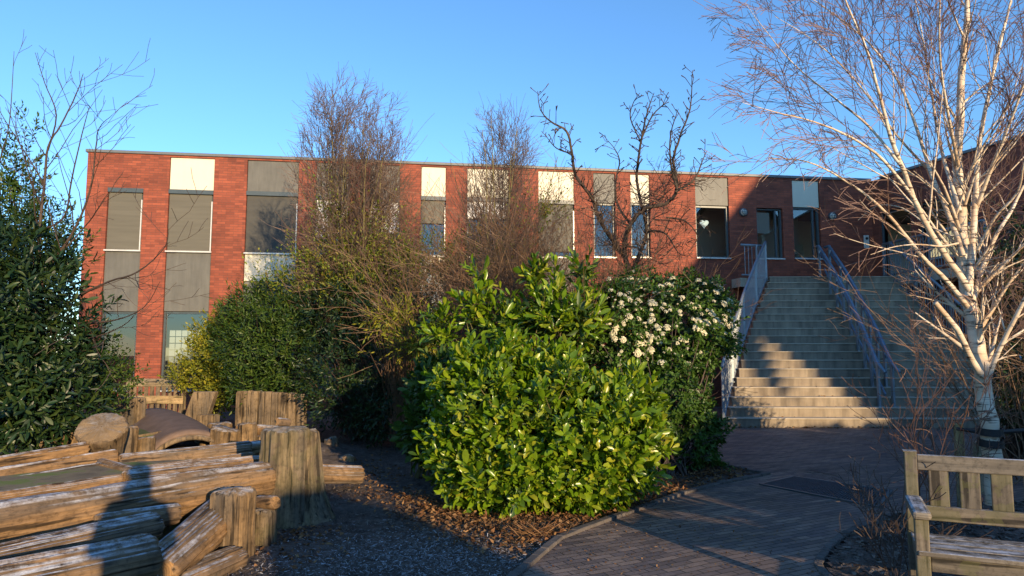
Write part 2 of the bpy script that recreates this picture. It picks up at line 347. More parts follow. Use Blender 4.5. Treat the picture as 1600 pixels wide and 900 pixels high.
M = dict(
    brick=m_brick(), pav=m_paver(), soil=m_soil(), conc=m_concrete(), glass=m_glass('window_glass', (.75, .8, .8, 1)), glass2=m_glass('dimmed_reflection_glass', (.10, .11, .11, 1)),  # second glass: mirror tint darkened in place of reflected trees
    nosing=m_concrete('concrete_light', (.40,.34,.25), (.56,.49,.38), False),
    kerb=m_concrete('kerb_concrete', (.075,.065,.058), (.14,.12,.105)),
    white=m_panel('cream_panel', (.70, .66, .52), .10), grey=m_panel('grey_panel', (.14, .137, .12), .45),
    blind=m_blind('taupe_blind', (.115, .108, .085)), dblind=m_blind('dark_blind', (.065, .063, .055)),
    frame=m_plain('teal_grey_frame', (.055, .075, .085), .4), alu=m_plain('pale_aluminium', (.62, .60, .55), .4, .3),
    coping=m_plain('roof_coping', (.13, .14, .15), .5), rail=m_plain('galvanised_steel', (.26, .30, .33), .45, .35, .2, 4),
    brail=m_plain('blue_grey_steel', (.17, .24, .31), .45, .3, .2, 4),
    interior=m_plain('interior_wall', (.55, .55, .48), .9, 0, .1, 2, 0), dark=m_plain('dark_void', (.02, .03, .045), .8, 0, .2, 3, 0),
    roof=m_plain('roof_felt', (.05, .05, .05), .9), paper=m_plain('white_paper', (.8, .8, .78), .8, 0, .03, 3, 0),
    black=m_plain('black_rubber', (.012, .012, .013), .6), lampg=m_plain('lamp_glass', (.55, .53, .46), .3, 0, .05, 3, 0),
    mat=m_plain('steel_grating', (.045, .055, .065), .6, .2, .4, 8, .4), tile=m_plain('roof_tiles', (.06, .035, .03), .8, 0, .3, 8, .4),
    birch=m_birch(), 
    twig_birch=m_plain('birch_twig', (.20, .115, .085), .6, 0, .3, 3, 0), twig_shrub=m_plain('shrub_twig', (.13, .065, .04), .7, 0, .35, 3, 0), twig_red=m_plain('red_brown_twig', (.17, .10, .055), .7, 0, .35, 3, 0),
    twig_grey=m_plain('grey_brown_twig', (.14, .095, .07), .75, 0, .35, 3, 0), twig_dark=m_plain('dark_twig', (.075, .05, .038), .75, 0, .3, 3, 0),
    twig_olive=m_plain('olive_bark', (.17, .145, .055), .75, 0, .35, 3, 0),
    bark=m_wood('bark_dark', (.03, .02, .015), (.12, .085, .06), 0, 1),
    log=m_wood('weathered_log', (.04, .022, .013), (.34, .20, .088), 1.0, .25),
    log_grey=m_wood('grey_weathered_log', (.035, .026, .017), (.235, .175, .105), .3, .25, algae=.12),
    tilted=m_wood('tilted_log_wood', (.08, .05, .03), (.26, .18, .10), .25, .25),
    post=m_wood('sawn_post', (.20, .13, .06), (.42, .30, .16), .4, .3, algae=.2),
    stump=m_wood('stump_bark', (.04, .024, .013), (.31, .20, .095), .6, .3),
    plank=m_wood('plank_wood', (.06, .04, .025), (.28, .20, .115), .25, .2),
    benchw=m_wood('bench_teak', (.055, .045, .036), (.19, .16, .12), .55, .2, algae=.25, bstr=.3),
    benchf=m_wood('bench_teak_frosted', (.06, .052, .043), (.22, .19, .15), 1.0, .2, bstr=.3),
    twig_fine=m_plain('hornbeam_twig', (.15, .10, .075), .75, 0, .35, 3, 0),
    rubber=m_plain('brown_rubber', (.16, .11, .085), .8, 0, .3, 6, .3), moss=m_plain('mossy_board', (.09, .11, .03), .9, 0, .5, 9, .5),
    l_laurel=m_leaf('laurel_leaf', [(.05,.10,.008), (.10,.19,.008), (.13,.23,.010), (.16,.26,.010), (.19,.29,.014), (.25,.32,.02), (.34,.34,.03)], .3, .28, .6),
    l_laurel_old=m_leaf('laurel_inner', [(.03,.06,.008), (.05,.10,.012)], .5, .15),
    l_vib=m_leaf('viburnum_leaf', [(.035,.075,.012), (.06,.13,.018), (.09,.16,.02)], .42, .2, .4),
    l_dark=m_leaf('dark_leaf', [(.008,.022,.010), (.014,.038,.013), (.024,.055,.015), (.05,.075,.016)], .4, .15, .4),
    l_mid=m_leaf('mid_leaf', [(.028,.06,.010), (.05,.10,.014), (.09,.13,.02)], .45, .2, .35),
    l_yel=m_leaf('yellow_leaf', [(.14,.17,.015), (.24,.25,.02), (.34,.30,.03), (.12,.18,.02)], .5, .3, .3),
    l_thick=m_leaf('thicket_leaf', [(.08,.13,.012), (.14,.19,.018), (.24,.25,.03), (.20,.14,.03)], .5, .2, .3),
    litter=m_leaf('dry_leaf', [(.11,.05,.025), (.22,.11,.05), (.32,.19,.09), (.14,.07,.035)], .8, .1, .1),
    chip=m_leaf('wood_chip', [(.06,.047,.038), (.13,.10,.083), (.24,.20,.165), (.09,.07,.056)], .9, 0, .1),
    frosty=m_leaf('frosted_straw', [(.14,.125,.11), (.26,.25,.25), (.42,.43,.45)], .9, 0, .1),
    flower=m_leaf('viburnum_flower', [(.72,.66,.46), (.80,.76,.58), (.66,.58,.42)], .8, .2, .1),
)
# ---------------------------------------------------------------- ground, paving, kerbs
def poly_sheet(name, pts, z, mat_, kind='structure', th=0):
    mb = MB(); n = len(pts)
    mb.v = [(p[0], p[1], z) for p in pts]; mb.f = [tuple(range(n))]
    o = mb.build(name, mat_); o['kind'] = kind; return o
g = MB(); g.quad((-400,-400,-.03), (400,-400,-.03), (400,400,-.03), (-400,400,-.03))
tag(g.build('ground', M['soil']), kind='structure')

def in_path(x, y):
    return None
# plaza + path outline from the paving edges (points on the ground)
edgeL = [gnd(815,900), gnd(880,843), gnd(945,818), gnd(1010,795), gnd(1075,772), gnd(1130,757), gnd(1205,742)]
edgeL0 = edgeL[0]; dl = (edgeL[0]-edgeL[1]).normalized()
near = edgeL0 + dl*4.0
plaza_left = [gnd(1130,727), gnd(1000,708)]
back = [(plaza_left[-1].x, 16.5), (17, 15.5)]
edgeR = [gnd(1395,803), gnd(1365,812), gnd(1330,826), gnd(1303,842), gnd(1283,862), gnd(1272,885)]
rn = edgeR[-1] + Vector((-.05, -.35, 0))
path_pts = [near]+edgeL+plaza_left+[Vector((b[0], b[1], 0)) for b in back]+[Vector((17, 7.6, 0)), Vector((6.5, 7.2, 0)), Vector((4.3, 6.9,0))]+edgeR+[rn, Vector((rn.x, -4, 0)), Vector((near.x, -4, 0))]
poly_sheet('path', path_pts, .004, M['pav'])

def mulch_patch(name, x0, x1, y0, y1, step, amp, keep):
    nx, ny = int((x1-x0)/step)+1, int((y1-y0)/step)+1
    X, Y = np.meshgrid(np.linspace(x0, x1, nx), np.linspace(y0, y1, ny))
    Z = amp*(np.sin(X*3.1+np.sin(Y*2.3))*.35+np.sin(Y*4.3+X*1.7)*.25)+rng.normal(0, amp*.28, X.shape)
    V = np.stack([X, Y, Z], -1).reshape(-1, 3)
    i = (np.arange(ny-1)[:, None]*nx+np.arange(nx-1)[None]).ravel()
    Fc = np.stack([i, i+1, i+nx+1, i+nx], 1)
    k = keep(X.ravel()[Fc[:, 0]]+step/2, Y.ravel()[Fc[:, 0]]+step/2)
    V[:, 2] += .0
    o = link_mesh(name, np_mesh(name, V, [Fc[k]]), M['soil'], smooth=True); o['kind'] = 'structure'; return o
ex = np.array([p.x for p in [near]+edgeL]); ey = np.array([p.y for p in [near]+edgeL])
def left_of_path(X, Y):   # outside the paving on the left of the bed edge
    xe = np.interp(Y, ey, ex)
    return np.where(Y < ey[-1], X < xe-.06, X < np.interp(Y, [ey[-1], gnd(1130,727).y, gnd(1000,708).y, 20], [ex[-1]-.05, gnd(1130,727).x, gnd(1000,708).x, gnd(1000,708).x]))
mulch_patch('mulch_bed', -7.5, 5.5, 3.0, 15.5, .045, .022, left_of_path)
# kerbs : soldier course along the bed and the round bed at the right
def kerb(name, pts, wd, h, side):
    mb = MB(); n = len(pts); P = [Vector((p[0], p[1], 0)) for p in pts]; Q = []
    for i, p in enumerate(P):
        d = (P[min(i+1, n-1)]-P[max(i-1, 0)]).normalized(); Q.append(p+Vector((-d.y, d.x, 0))*wd*side)
    acc = 0; segs = []
    for a in range(n-1):
        L_ = (P[a+1]-P[a]).length; k_ = max(1, round(L_/.2))
        for i in range(k_):
            t0, t1 = (i+.02)/k_, (i+.98)/k_; j = random.uniform(-.004, .004); hh = h+random.uniform(-.004, .004)
            q = [P[a].lerp(P[a+1], t0), P[a].lerp(P[a+1], t1), Q[a].lerp(Q[a+1], t1), Q[a].lerp(Q[a+1], t0)]; c_ = len(mb.v)
            mb.v += [(p.x+j, p.y+j, -.1) for p in q]+[(p.x+j, p.y+j, hh) for p in q]
            mb.f += [tuple(c_+x for x in f_) for f_ in ((3,2,1,0), (4,5,6,7), (0,1,5,4), (1,2,6,5), (2,3,7,6), (3,0,4,7))]
    o = mb.build(name, M['kerb'], bevel=.006); o['kind'] = 'structure'; return o
def dens(pts, k=6):
    out = []
    for a, b in zip(pts[:-1], pts[1:]):
        out += [a.lerp(b, t/k) for t in range(k)]
    return out+[pts[-1]]
kerb('kerb', [near]+edgeL, .07, .03, 1)
kerb('kerb', [edgeL[-1]+Vector((0,0,0))]+[gnd(1130,727), gnd(1000,708)], .07, .03, 1)
def smooth_curve(pts, k=8):
    out = []; P = [pts[0]]+list(pts)+[pts[-1]]
    for i in range(1, len(P)-2):
        for t in range(k):
            s_ = t/k; a, b, c, d = P[i-1], P[i], P[i+1], P[i+2]
            out.append(.5*((2*b)+(c-a)*s_+(2*a-5*b+4*c-d)*s_*s_+(3*b-a-3*c+d)*s_**3))
    return out+[P[-2]]
cR = smooth_curve(edgeR+[rn]); kerb('kerb', cR, .06, .02, 1)
bed = cR+[Vector((6, rn.y-.1, 0)), Vector((6, 7.0, 0)), Vector((4.3, 6.9, 0))]
mulch_patch('mulch_bed', 1.9, 17, -1, 7.5, .05, .02, lambda X, Y: (Y > rn.y+.02) & np.where(Y < edgeR[0].y, X > np.interp(Y, [p.y for p in cR[::-1]], [p.x for p in cR[::-1]])+.10, X > np.interp(Y, [edgeR[0].y, 6.9, 7.2, 7.6], [edgeR[0].x+.1, 4.4, 6.6, 17.1])))

# drainage grating in the paving
gr = [gnd(1188,758), gnd(1240,746), gnd(1392,768), gnd(1374,794)]
mb = MB(); c0 = [Vector((p.x, p.y, .012)) for p in gr]
root = empty('floor_grating', (c0[0].x, c0[0].y, 0), 0, 'dark steel foot grating set flush into the brick paving before the bench', 'grating')
inv = -Vector((c0[0].x, c0[0].y, 0))
for i in range(4): mb.bar(c0[i]+inv, c0[(i+1)%4]+inv, .035, .014)
mb.build('frame', M['frame'], root)
mb = MB()
for i in range(1, 46):
    t = i/46; a = c0[0].lerp(c0[3], t)+inv; b = c0[1].lerp(c0[2], t)+inv
    mb.bar(a, b, .012, .010)
for i in range(1, 7):
    t = i/7; mb.bar(c0[0].lerp(c0[1], t)+inv, c0[3].lerp(c0[2], t)+inv, .01, .006)
mb.build('grille', M['mat'], root)
mb = MB(); mb.quad(*[p+inv-Vector((0,0,.008)) + Vector((0,0,.002)) for p in c0]); mb.build('tray', M['mat'], root)

# ---------------------------------------------------------------- school building
ROOF_Z = 6.83
FA = atz(138, 235, ROOF_Z); FB = atz(1360, 281, ROOF_Z)
fdir = Vector((FB.x-FA.x, FB.y-FA.y, 0)); FL = fdir.length; fdir.normalize()
frot = math.atan2(fdir.y, fdir.x); fnrm = Vector((fdir.y, -fdir.x, 0))      # outward normal (towards the camera)
def fac(px, py):
    d = ray(px, py); o = Vector((0, 0, CAM_H)); base = Vector((FA.x, FA.y, 0))
    k = (base-o).dot(fnrm)/d.dot(fnrm); p = o+d*k
    return (p-base).dot(fdir), p.z
FT = Matrix.Translation((FA.x, FA.y, 0)) @ Matrix.Rotation(frot, 4, 'Z')
school = empty('school_building', (FA.x, FA.y, 0), frot, 'long two storey red brick school with cream and grey facade panels', 'school building')

def wall_with_holes(name, L, H, holes, parent, reveal=.18, extra_x=()):
    xs = sorted(set([0, L]+[h[0] for h in holes]+[h[1] for h in holes]+list(extra_x)))
    zs = sorted(set([-.1, H]+[h[2] for h in holes]+[h[3] for h in holes]))
    mb = MB()
    for a, b in zip(xs[:-1], xs[1:]):
        for c, d in zip(zs[:-1], zs[1:]):
            mx, mz = (a+b)/2, (c+d)/2
            if any(h[0] < mx < h[1] and h[2] < mz < h[3] for h in holes): continue
            mb.quad((a, 0, c), (b, 0, c), (b, 0, d), (a, 0, d))
    for x0, x1, z0, z1 in holes:
        mb.quad((x0, 0, z0), (x0, reveal, z0), (x1, reveal, z0), (x1, 0, z0))
        mb.quad((x0, 0, z1), (x1, 0, z1), (x1, reveal, z1), (x0, reveal, z1))
        mb.quad((x0, 0, z0), (x0, 0, z1), (x0, reveal, z1), (x0, reveal, z0))
        mb.quad((x1, 0, z0), (x1, reveal, z0), (x1, reveal, z1), (x1, 0, z1))
    # inner leaf so that the wall has thickness
    for a, b in zip(xs[:-1], xs[1:]):
        for c, d in zip(zs[:-1], zs[1:]):
            mx, mz = (a+b)/2, (c+d)/2
            if any(h[0] < mx < h[1] and h[2] < mz < h[3] for h in holes): continue
            mb.quad((b, .32, c), (a, .32, c), (a, .32, d), (b, .32, d))
    return mb.build(name, M['brick'], parent)

def window(x0, x1, z0, z1, parent, blind=None, half=None, paper=False, side=False, y=.085, gm='glass', board=False):
    fw = .055; mb = MB()
    mb.box(x0, x0+fw, y, y+.09, z0, z1); mb.box(x1-fw, x1, y, y+.09, z0, z1)
    mb.box(x0+fw, x1-fw, y+.003, y+.087, z0, z0+fw); mb.box(x0+fw, x1-fw, y+.003, y+.087, z1-fw, z1)
    if side: mb.box(x1-fw-.16, x1-fw-.11, y+.006, y+.08, z0+fw, z1-fw)
    f = mb.build('window', M['frame'], parent, bevel=.004)
    s = MB(); s.box(x0-.01, x1+.01, -.05, y-.002, z0-.03, z0+.012); s.build('sill', M['alu'], f, bevel=.004)
    gp = MB(); gp.quad((x0+fw, y+.05, z0+fw), (x1-fw, y+.05, z0+fw), (x1-fw, y+.05, z1-fw), (x0+fw, y+.05, z1-fw)); gp.build('pane', M[gm], f)
    if blind:
        zb = z1-.01-(z1-z0-.02)*(half or 1); bb = MB(); bb.box(x0+.02, x1-.045, .045, .053, zb, z1-.1); bb.build('blind', M[blind], f)
        hb = MB(); hb.box(x0, x1, -.02, y-.003, z1-.11, z1+.005); hb.build('blind_box', M['frame'], f, bevel=.004)
        gu = MB(); gu.box(x1-.04, x1-.012, -.01, .03, z0+.02, z1-.3); gu.build('blind_guide', M['alu'], f)
    if board:  # white patch painted in place of the sky reflected in the pane
        bb = MB(); bb.quad((x0+fw+.01, y+.06, z1-.75), (x1-fw-.3, y+.06, z1-.75), (x1-fw-.3, y+.06, z1-.12), (x0+fw+.01, y+.06, z1-.12)); bb.build('sky_reflection_patch', M['paper'], f)
    if paper:
        pb = MB()
        nx_, nz_ = 6, 5; X0, X1, Z0, Z1 = x0+fw+.08, x1-fw-.03, z1-1.35, z1-.48
        for i in range(nx_):
            for j in range(nz_):
                a = X0+(X1-X0)*i/nx_; c = Z0+(Z1-Z0)*j/nz_
                pb.quad((a+.008, y+.07, c+.01), (a+(X1-X0)/nx_-.008, y+.07, c+.01), (a+(X1-X0)/nx_-.008, y+.07, c+(Z1-Z0)/nz_-.01), (a+.008, y+.07, c+(Z1-Z0)/nz_-.01))
        pb.build('pinned_papers', M['paper'], f)
    return f
def panel(name, x0, x1, z0, z1, m_, parent):
    mb = MB(); mb.box(x0+.012, x1-.012, .032, .12, z0+.008, z1-.008)
    return mb.build(name, M[m_], parent, bevel=.004)

# columns: px_left, px_right (upper window rows), [ (kind, py_top, py_bottom) ... ]
Z_H, Z_S = 5.88, 4.28    # head and sill of the upper windows, from the left columns
cols = [
    (166, 222, [('win', 294, 391, dict(blind='blind')), ('grey', 392, 487), ('win', 489, 610, dict())]),
    (265, 335, [('white', 241, 297), ('win', 298, 393, dict(blind='blind')), ('grey', 394, 487), ('win', 489, 610, dict(paper=True, side=False))]),
    (386, 467, [('grey', 247, 300), ('win', 302, 396, dict(blind='dblind')), ('white', 398, 440), ('grey', 441, 500), ('win', 501, 600, dict())]),
    (494, 545, [('grey', 251, 306), ('win', 308, 400, dict(blind='paper', half=.7)), ('grey', 402, 600)]),
    (578, 625, [('grey', 255, 309), ('win', 311, 400, dict(blind='paper', half=.6)), ('grey', 402, 600)]),
    (658, 697, [('white', 258, 307), ('win', 309, 400, dict(blind='blind', half=.45)), ('white', 402, 600)]),
    (730, 795, [('white', 261, 309), ('win', 311, 402, dict(blind='paper', half=.35)), ('grey', 404, 600)]),
    (841, 897, [('white', 264, 313), ('win', 315, 402, dict(blind='blind', half=.9)), ('grey', 404, 600)]),
    (927, 961, [('grey', 268, 317), ('win', 319, 402, dict())]),
    (985, 1015, [('white', 270, 317), ('win', 319, 402, dict())]),
    (1086, 1138, [('grey', 273, 321), ('win', 323, 403, dict())]),
    (1183, 1224, [('win', 325, 404, dict(side=True, board=True))]),
    (1238, 1280, [('white', 280, 324), ('win', 326, 404, dict(side=True))]),
]
holes = []; items = []
for a, b, rows in cols:
    mid = (rows[0][1]+rows[0][2])/2
    x0, x1 = fac(a, mid)[0], fac(b, mid)[0]; xm = (a+b)/2
    zt = fac(xm, rows[0][1])[1]; rr = []
    for r in rows:
        z1, z0 = fac(xm, r[1])[1], fac(xm, r[2])[1]
        if r is rows[-1] and z0 < 2.4: z0 = max(.35, z0)
        if r[0] != 'win' and r is rows[0]: z1 = ROOF_Z-.10
        rr.append([r[0], z0, z1, r[3] if len(r) > 3 else {}])
    for i in range(len(rr)-1): rr[i+1][2] = rr[i][1]
    if rr[-1][0] != 'win': rr[-1][1] = .35
    holes.append((x0, x1, rr[-1][1], rr[0][2])); items.append((x0, x1, rr))
wall_with_holes('wall', FL, ROOF_Z-.05, holes, school)
for x0, x1, rr in items:
    for kd, z0, z1, kw in rr:
        if kd == 'win': window(x0, x1, z0, z1, school, **kw)
        else: panel('facade_panel', x0, x1, z0, z1, kd, school)
# roof coping, roof, side and rear walls, floors and interior
mb = MB(); mb.box(-.05, FL, -.05, .36, ROOF_Z-.05, ROOF_Z+.03); mb.build('roof_coping', M['coping'], school, bevel=.01)
sw = MB()
sw.quad((0, .325, -.1), (0, 12, -.1), (0, 12, ROOF_Z-.05), (0, .325, ROOF_Z-.05)); sw.quad((0, 0, -.1), (0, .325, -.1), (0, .325, ROOF_Z-.05), (0, 0, ROOF_Z-.05))
o = sw.build('side_wall', M['brick'], None); o.data.transform(Matrix.Rotation(R(-90), 4, 'Z')); o.rotation_euler.z = R(90); o.parent = school
mb = MB(); mb.quad((30, 12, -.1), (0, 12, -.1), (0, 12, ROOF_Z-.05), (30, 12, ROOF_Z-.05)); mb.build('rear_wall', M['brick'], school)
mb = MB(); mb.box(0.0, 30, .36, 12, ROOF_Z-.25, ROOF_Z-.08); mb.build('roof', M['roof'], school)
mb = MB()
mb.quad((.3, 5, -.1), (FL+12, 5, -.1), (FL+12, 5, 6.5), (.3, 5, 6.5)); mb.box(fac(1080, 360)[0], fac(1290, 360)[0], 1.5, 1.56, 3.5, 6.5); mb.box(.3, FL, .33, 5, 3.2, 3.5); mb.box(.3, FL, .33, 5, -.1, .02)  # pale partition added close behind the stair windows to brighten them
for xx in (7.2, 12.5, 16.3, 19.0): mb.box(xx, xx+.1, .33, 5, .02, 6.5)
mb.build('interior', M['interior'], school)
# right wing, turned towards the viewer
WB = atz(1600, 210, ROOF_Z); wdir = Vector((WB.x-FB.x, WB.y-FB.y, 0)).normalized(); WL = 14.5
wing = empty('tmp', (0,0,0))
loc = school.matrix_world if False else FT.inverted()
wloc = loc @ Vector((FB.x, FB.y, 0)); wang = math.atan2(wdir.y, wdir.x)-frot
WT = Matrix.Translation((FB.x, FB.y, 0)) @ Matrix.Rotation(math.atan2(wdir.y, wdir.x), 4, 'Z')
bpy.data.objects.remove(wing)
def wpart(o): o.parent = school; o.location = wloc; o.rotation_euler = (0, 0, wang); return o
wn_ = Vector((wdir.y, -wdir.x, 0))
def wfac(px, py):
    d = ray(px, py); o = Vector((0, 0, CAM_H)); k = (FB-o).dot(wn_)/d.dot(wn_); p = o+d*k
    return (Vector((p.x, p.y, 0))-Vector((FB.x, FB.y, 0))).dot(wdir), p.z
LZ = 3.667
wh = [(.25, 1.35, LZ+.02, 5.75), (1.6, 3.4, LZ+.45, 5.75), (5.2, 7.0, LZ+.6, 5.75), (9, 11, LZ+.6, 5.75), (5.2, 7.0, .9, 2.6)]
wpart(wall_with_holes('wing_wall', WL, ROOF_Z-.05, wh, None))
mb = MB(); mb.box(.37, WL, -.05, .36, ROOF_Z-.052, ROOF_Z+.028); wpart(mb.build('wing_coping', M['coping'], None, bevel=.01))
mb = MB(); mb.box(.4, WL, .36, 8, ROOF_Z-.25, ROOF_Z-.09); wpart(mb.build('wing_roof', M['roof'], None))
mb = MB(); mb.quad((WL, 0, -.1), (WL, 8, -.1), (WL, 8, ROOF_Z-.05), (WL, 0, ROOF_Z-.05)); mb.quad((.3, 4, -.1), (WL, 4, -.1), (WL, 4, ROOF_Z-.3), (.3, 4, ROOF_Z-.3)); wpart(mb.build('wing_end_wall', M['interior'], None))
for i, h in enumerate(wh):
    f = window(h[0], h[1], h[2], h[3], None, gm='glass2'); f.location = wloc; f.rotation_euler = (0, 0, wang); f.parent = school
    if i == 0: f.name = 'door'; f['label'] = 'dark glazed entrance door at the head of the stairs'

# landing slab at the head of the stairs
def world_to(o): return o
DS, TR, TD, NS = 14.2, .193, .30, 19
XL0, XR0 = at(1137, 650, DS).x, at(1620, 660, DS).x
def step_left(k):  # k = 0..18, left end of each step from the photographed edge line
    t = k/(NS-1); return at(1137+(1201-1137)*t, 650+(432-650)*t, DS+TD*k).x
XRt = at(1387, 430, DS+TD*18).x+.1
def step_right(k): t = k/(NS-1); return XL0+(XR0-XL0)+(XRt-XR0)*t
stair = empty('staircase', (XL0, DS, 0), 0, 'wide grey concrete outdoor stairs climbing to the upper school entrance', 'staircase')
inv = Vector((-XL0, -DS, 0)); skew = -.028
def sy(x, k): return DS+TD*k+(x-XL0)*skew
DT = DS+TD*18
for k in range(NS):
    mb = MB(); z1 = TR*(k+1); z0 = TR*k-.12 if k else -.15
    xl, xr = step_left(k), step_right(k)
    ye = TD+.10 if k < NS-1 else .9
    c = []
    for (x, y) in ((xl, sy(xl, k)), (xr, sy(xr, k)), (xr, sy(xr, k)+ye), (xl, sy(xl, k)+ye)): c.append(Vector((x, y, 0))+inv)
    n = 0; mb.v = [(p.x, p.y, z0) for p in c]+[(p.x, p.y, z1-.022) for p in c]
    mb.f = [(3,2,1,0), (4,5,6,7), (0,1,5,4), (1,2,6,5), (2,3,7,6), (3,0,4,7)]
    st = mb.build('step', M['conc'], stair, bevel=.006)
    nb = MB(); cc = [c[0]+Vector((-.01,-.018,0)), c[1]+Vector((.01,-.018,0)), c[2], c[3]]
    nb.v = [(p.x, p.y, z1-.022) for p in cc]+[(p.x, p.y, z1) for p in cc]; nb.f = [(3,2,1,0), (4,5,6,7), (0,1,5,4), (1,2,6,5), (2,3,7,6), (3,0,4,7)]
    nb.build('nosing', M['nosing'], st, bevel=.005)
# sloping side cheek walls under the flight
for nm, xf, sgn in (('side_beam', step_left, 1), ('side_beam', step_right, -1)):
    mb = MB(); a = [Vector((xf(0)+.12*sgn, DS+.15, 0)), Vector((xf(18)+.12*sgn, DT+.3, 0))]
    wv_ = Vector((.12*sgn, 0, 0))
    for p, zt, zb in ((a[0], .12, -.1), (a[1], LZ-.08, LZ-.55)):
        for q in (p, p+wv_): mb.v += [tuple(q+inv+Vector((0,0,zb))), tuple(q+inv+Vector((0,0,zt)))]
    mb.f = [(0,4,5,1), (2,3,7,6), (1,5,7,3), (0,2,6,4), (4,6,7,5), (0,1,3,2)]
    mb.build(nm, M['conc'], stair)
def fpoint(t, out=0): return Vector((FA.x, FA.y, 0))+fdir*t+fnrm*out
tl = fac(1143, 440)[0]
# landing slab polygon
lp = [Vector((step_left(18)-.0, DT+.5, 0)), Vector((step_right(18), DT+.4, 0)),
      Vector((FB.x, FB.y, 0))+wdir*4.6+Vector((wdir.y, -wdir.x, 0))*1.25, Vector((FB.x, FB.y, 0))+wdir*4.6+Vector((wdir.y, -wdir.x, 0))*.01, fpoint(FL-.02, .01), fpoint(tl, .01), fpoint(tl, .55)]
mb = MB(); n = len(lp)
mb.v = [(p.x+inv.x, p.y+inv.y, LZ-.26) for p in lp]+[(p.x+inv.x, p.y+inv.y, LZ-.004) for p in lp]
mb.f = [tuple(range(n))[::-1], tuple(range(n, 2*n))]+[(i, (i+1)%n, n+(i+1)%n, n+i) for i in range(n)]
mb.build('landing', M['nosing'], stair)
# near-black sheet painted in for the shade below the landing
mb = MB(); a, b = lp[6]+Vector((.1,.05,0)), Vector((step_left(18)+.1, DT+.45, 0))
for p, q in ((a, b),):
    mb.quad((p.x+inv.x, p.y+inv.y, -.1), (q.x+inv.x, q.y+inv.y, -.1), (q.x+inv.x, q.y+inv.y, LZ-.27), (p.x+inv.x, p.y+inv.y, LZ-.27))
mb.build('undercroft_shade', M['dark'], stair)

# ---------------------------------------------------------------- railings
def bar_railing(name, label, pts, h=1.0, gap=.11, m='rail', drop=.12, group='steel railings of the stairs', posts=None, hoff=0):
    """vertical-bar railing following a polyline of tread/landing points"""
    P = [Vector(p) for p in pts]; o0 = P[0].copy(); o0.z = min(p.z for p in P)
    root = empty(name, o0, 0, label, 'railing', group); P = [p-o0 for p in P]; up = Vector((0,0,1))
    t = MB(); t.tube([p+up*h for p in P], .036, 8); t.build('handrail', M[m], root, smooth=True)
    t = MB(); t.tube([p+up*(drop) for p in P], .026, 6); t.build('bottom_rail', M[m], root, smooth=True)
    b = MB()
    for p, q in zip(P[:-1], P[1:]):
        L = (q-p).length; n = max(1, int(Vector((q.x-p.x, q.y-p.y, 0)).length/gap))
        for i in range(1, n):
            s = p.lerp(q, i/n); b.bar(s+up*drop, s+up*(h-.01), .015)
    b.build('bars', M[m], root)
    for p in (posts and [Vector(x)-o0 for x in posts]) or P:
        mb = MB(); mb.bar(p-up*.02, p+up*(h-.02), .045, .045); mb.box(p.x-.06, p.x+.06, p.y-.06, p.y+.06, p.z-.005, p.z+.008); mb.build('post', M[m], root)
    return root
def stp(xf, k, off): x = xf(k)+off; return Vector((x, sy(x, k)+.12, TR*(k+1)))
left_pts = [stp(step_left, k, -.05) for k in (0, 4, 9, 14, 18)]
def lowered(P, dz): return [Vector((p.x, p.y, p.z-dz)) for p in P]
bar_railing('stair_railing', 'blue grey steel bar railing climbing the left side of the concrete stairs', lowered(left_pts, .1), 1.12, .125, 'rail', .05)
bar_railing('landing_railing', 'short level bar railing at the left end of the upper landing', [Vector((lp[6].x+.05, lp[6].y, LZ)), Vector((step_left(18)-.02, DT+.35, LZ))], .95, .11, 'rail', .08, posts=[(lp[6].x+.45, lp[6].y-.12, LZ)])
right_pts = [stp(step_right, k, -.02) for k in (0, 4, 9, 14, 18)]
bar_railing('stair_railing', 'steel bar railing down the right side of the stairs, seen behind the birch', lowered(right_pts, .1), 1.08, .10, 'rail', .05)
rl = [Vector((step_right(18)+.03, DT+.42, LZ)), lp[2]+Vector((-.03, .12, LZ))]
bar_railing('landing_railing', 'level bar railing along the walkway before the glazed entrance', [rl[0], rl[0].lerp(rl[1], .5), rl[1]], 1.0, .10, 'rail', .08)
# central double handrail
mx_ = lambda k: at(1292+(1396-1292)*(1-k/18), 650+(430-650)*k/18, DS+TD*k).x
root = empty('central_handrail', (mx_(0), DS, 0), 0, 'blue double handrail with paired posts down the middle of the stairs', 'handrail', 'steel railings of the stairs')
inv2 = Vector((-mx_(0), -DS, 0)); up = Vector((0,0,1))
for s in (-.13, .17):
    line = [Vector((mx_(k)+s, DS+TD*k+.15, TR*(k+1)))+inv2 for k in (1, 4.5, 9, 13.5, 18)]
    t = MB(); t.tube([line[0]+Vector((0,-.28,.72))]+[p+up*.92 for p in line]+[line[-1]+Vector((0,.3,.92))], .036, 8); t.build('handrail', M['brail'], root, smooth=True)
    t = MB(); t.tube([p+up*.72+Vector((.03,0,0)) for p in line], .028, 6); t.build('lower_rail', M['brail'], root, smooth=True)
for k in (1, 3, 5, 7.0, 9, 11, 13, 15, 18):
    for s in (-.13, .17):
        p = Vector((mx_(k)+s, DS+TD*k+.15, TR*(int(k)+1)))+inv2
        mb = MB(); mb.bar(p, p+up*.93, .07, .045); mb.box(p.x-.05, p.x+.05, p.y-.06, p.y+.06, p.z, p.z+.012); mb.build('post', M['rail'], root)
# slanting braces that run beside the tread line
t = MB(); t.bar(Vector((mx_(1)-.02, DS+TD*1+.1, TR*2+.25))+inv2, Vector((mx_(18)-.02, DS+TD*18+.1, TR*19+.25))+inv2, .035, .05); t.build('stringer_rail', M['brail'], root)

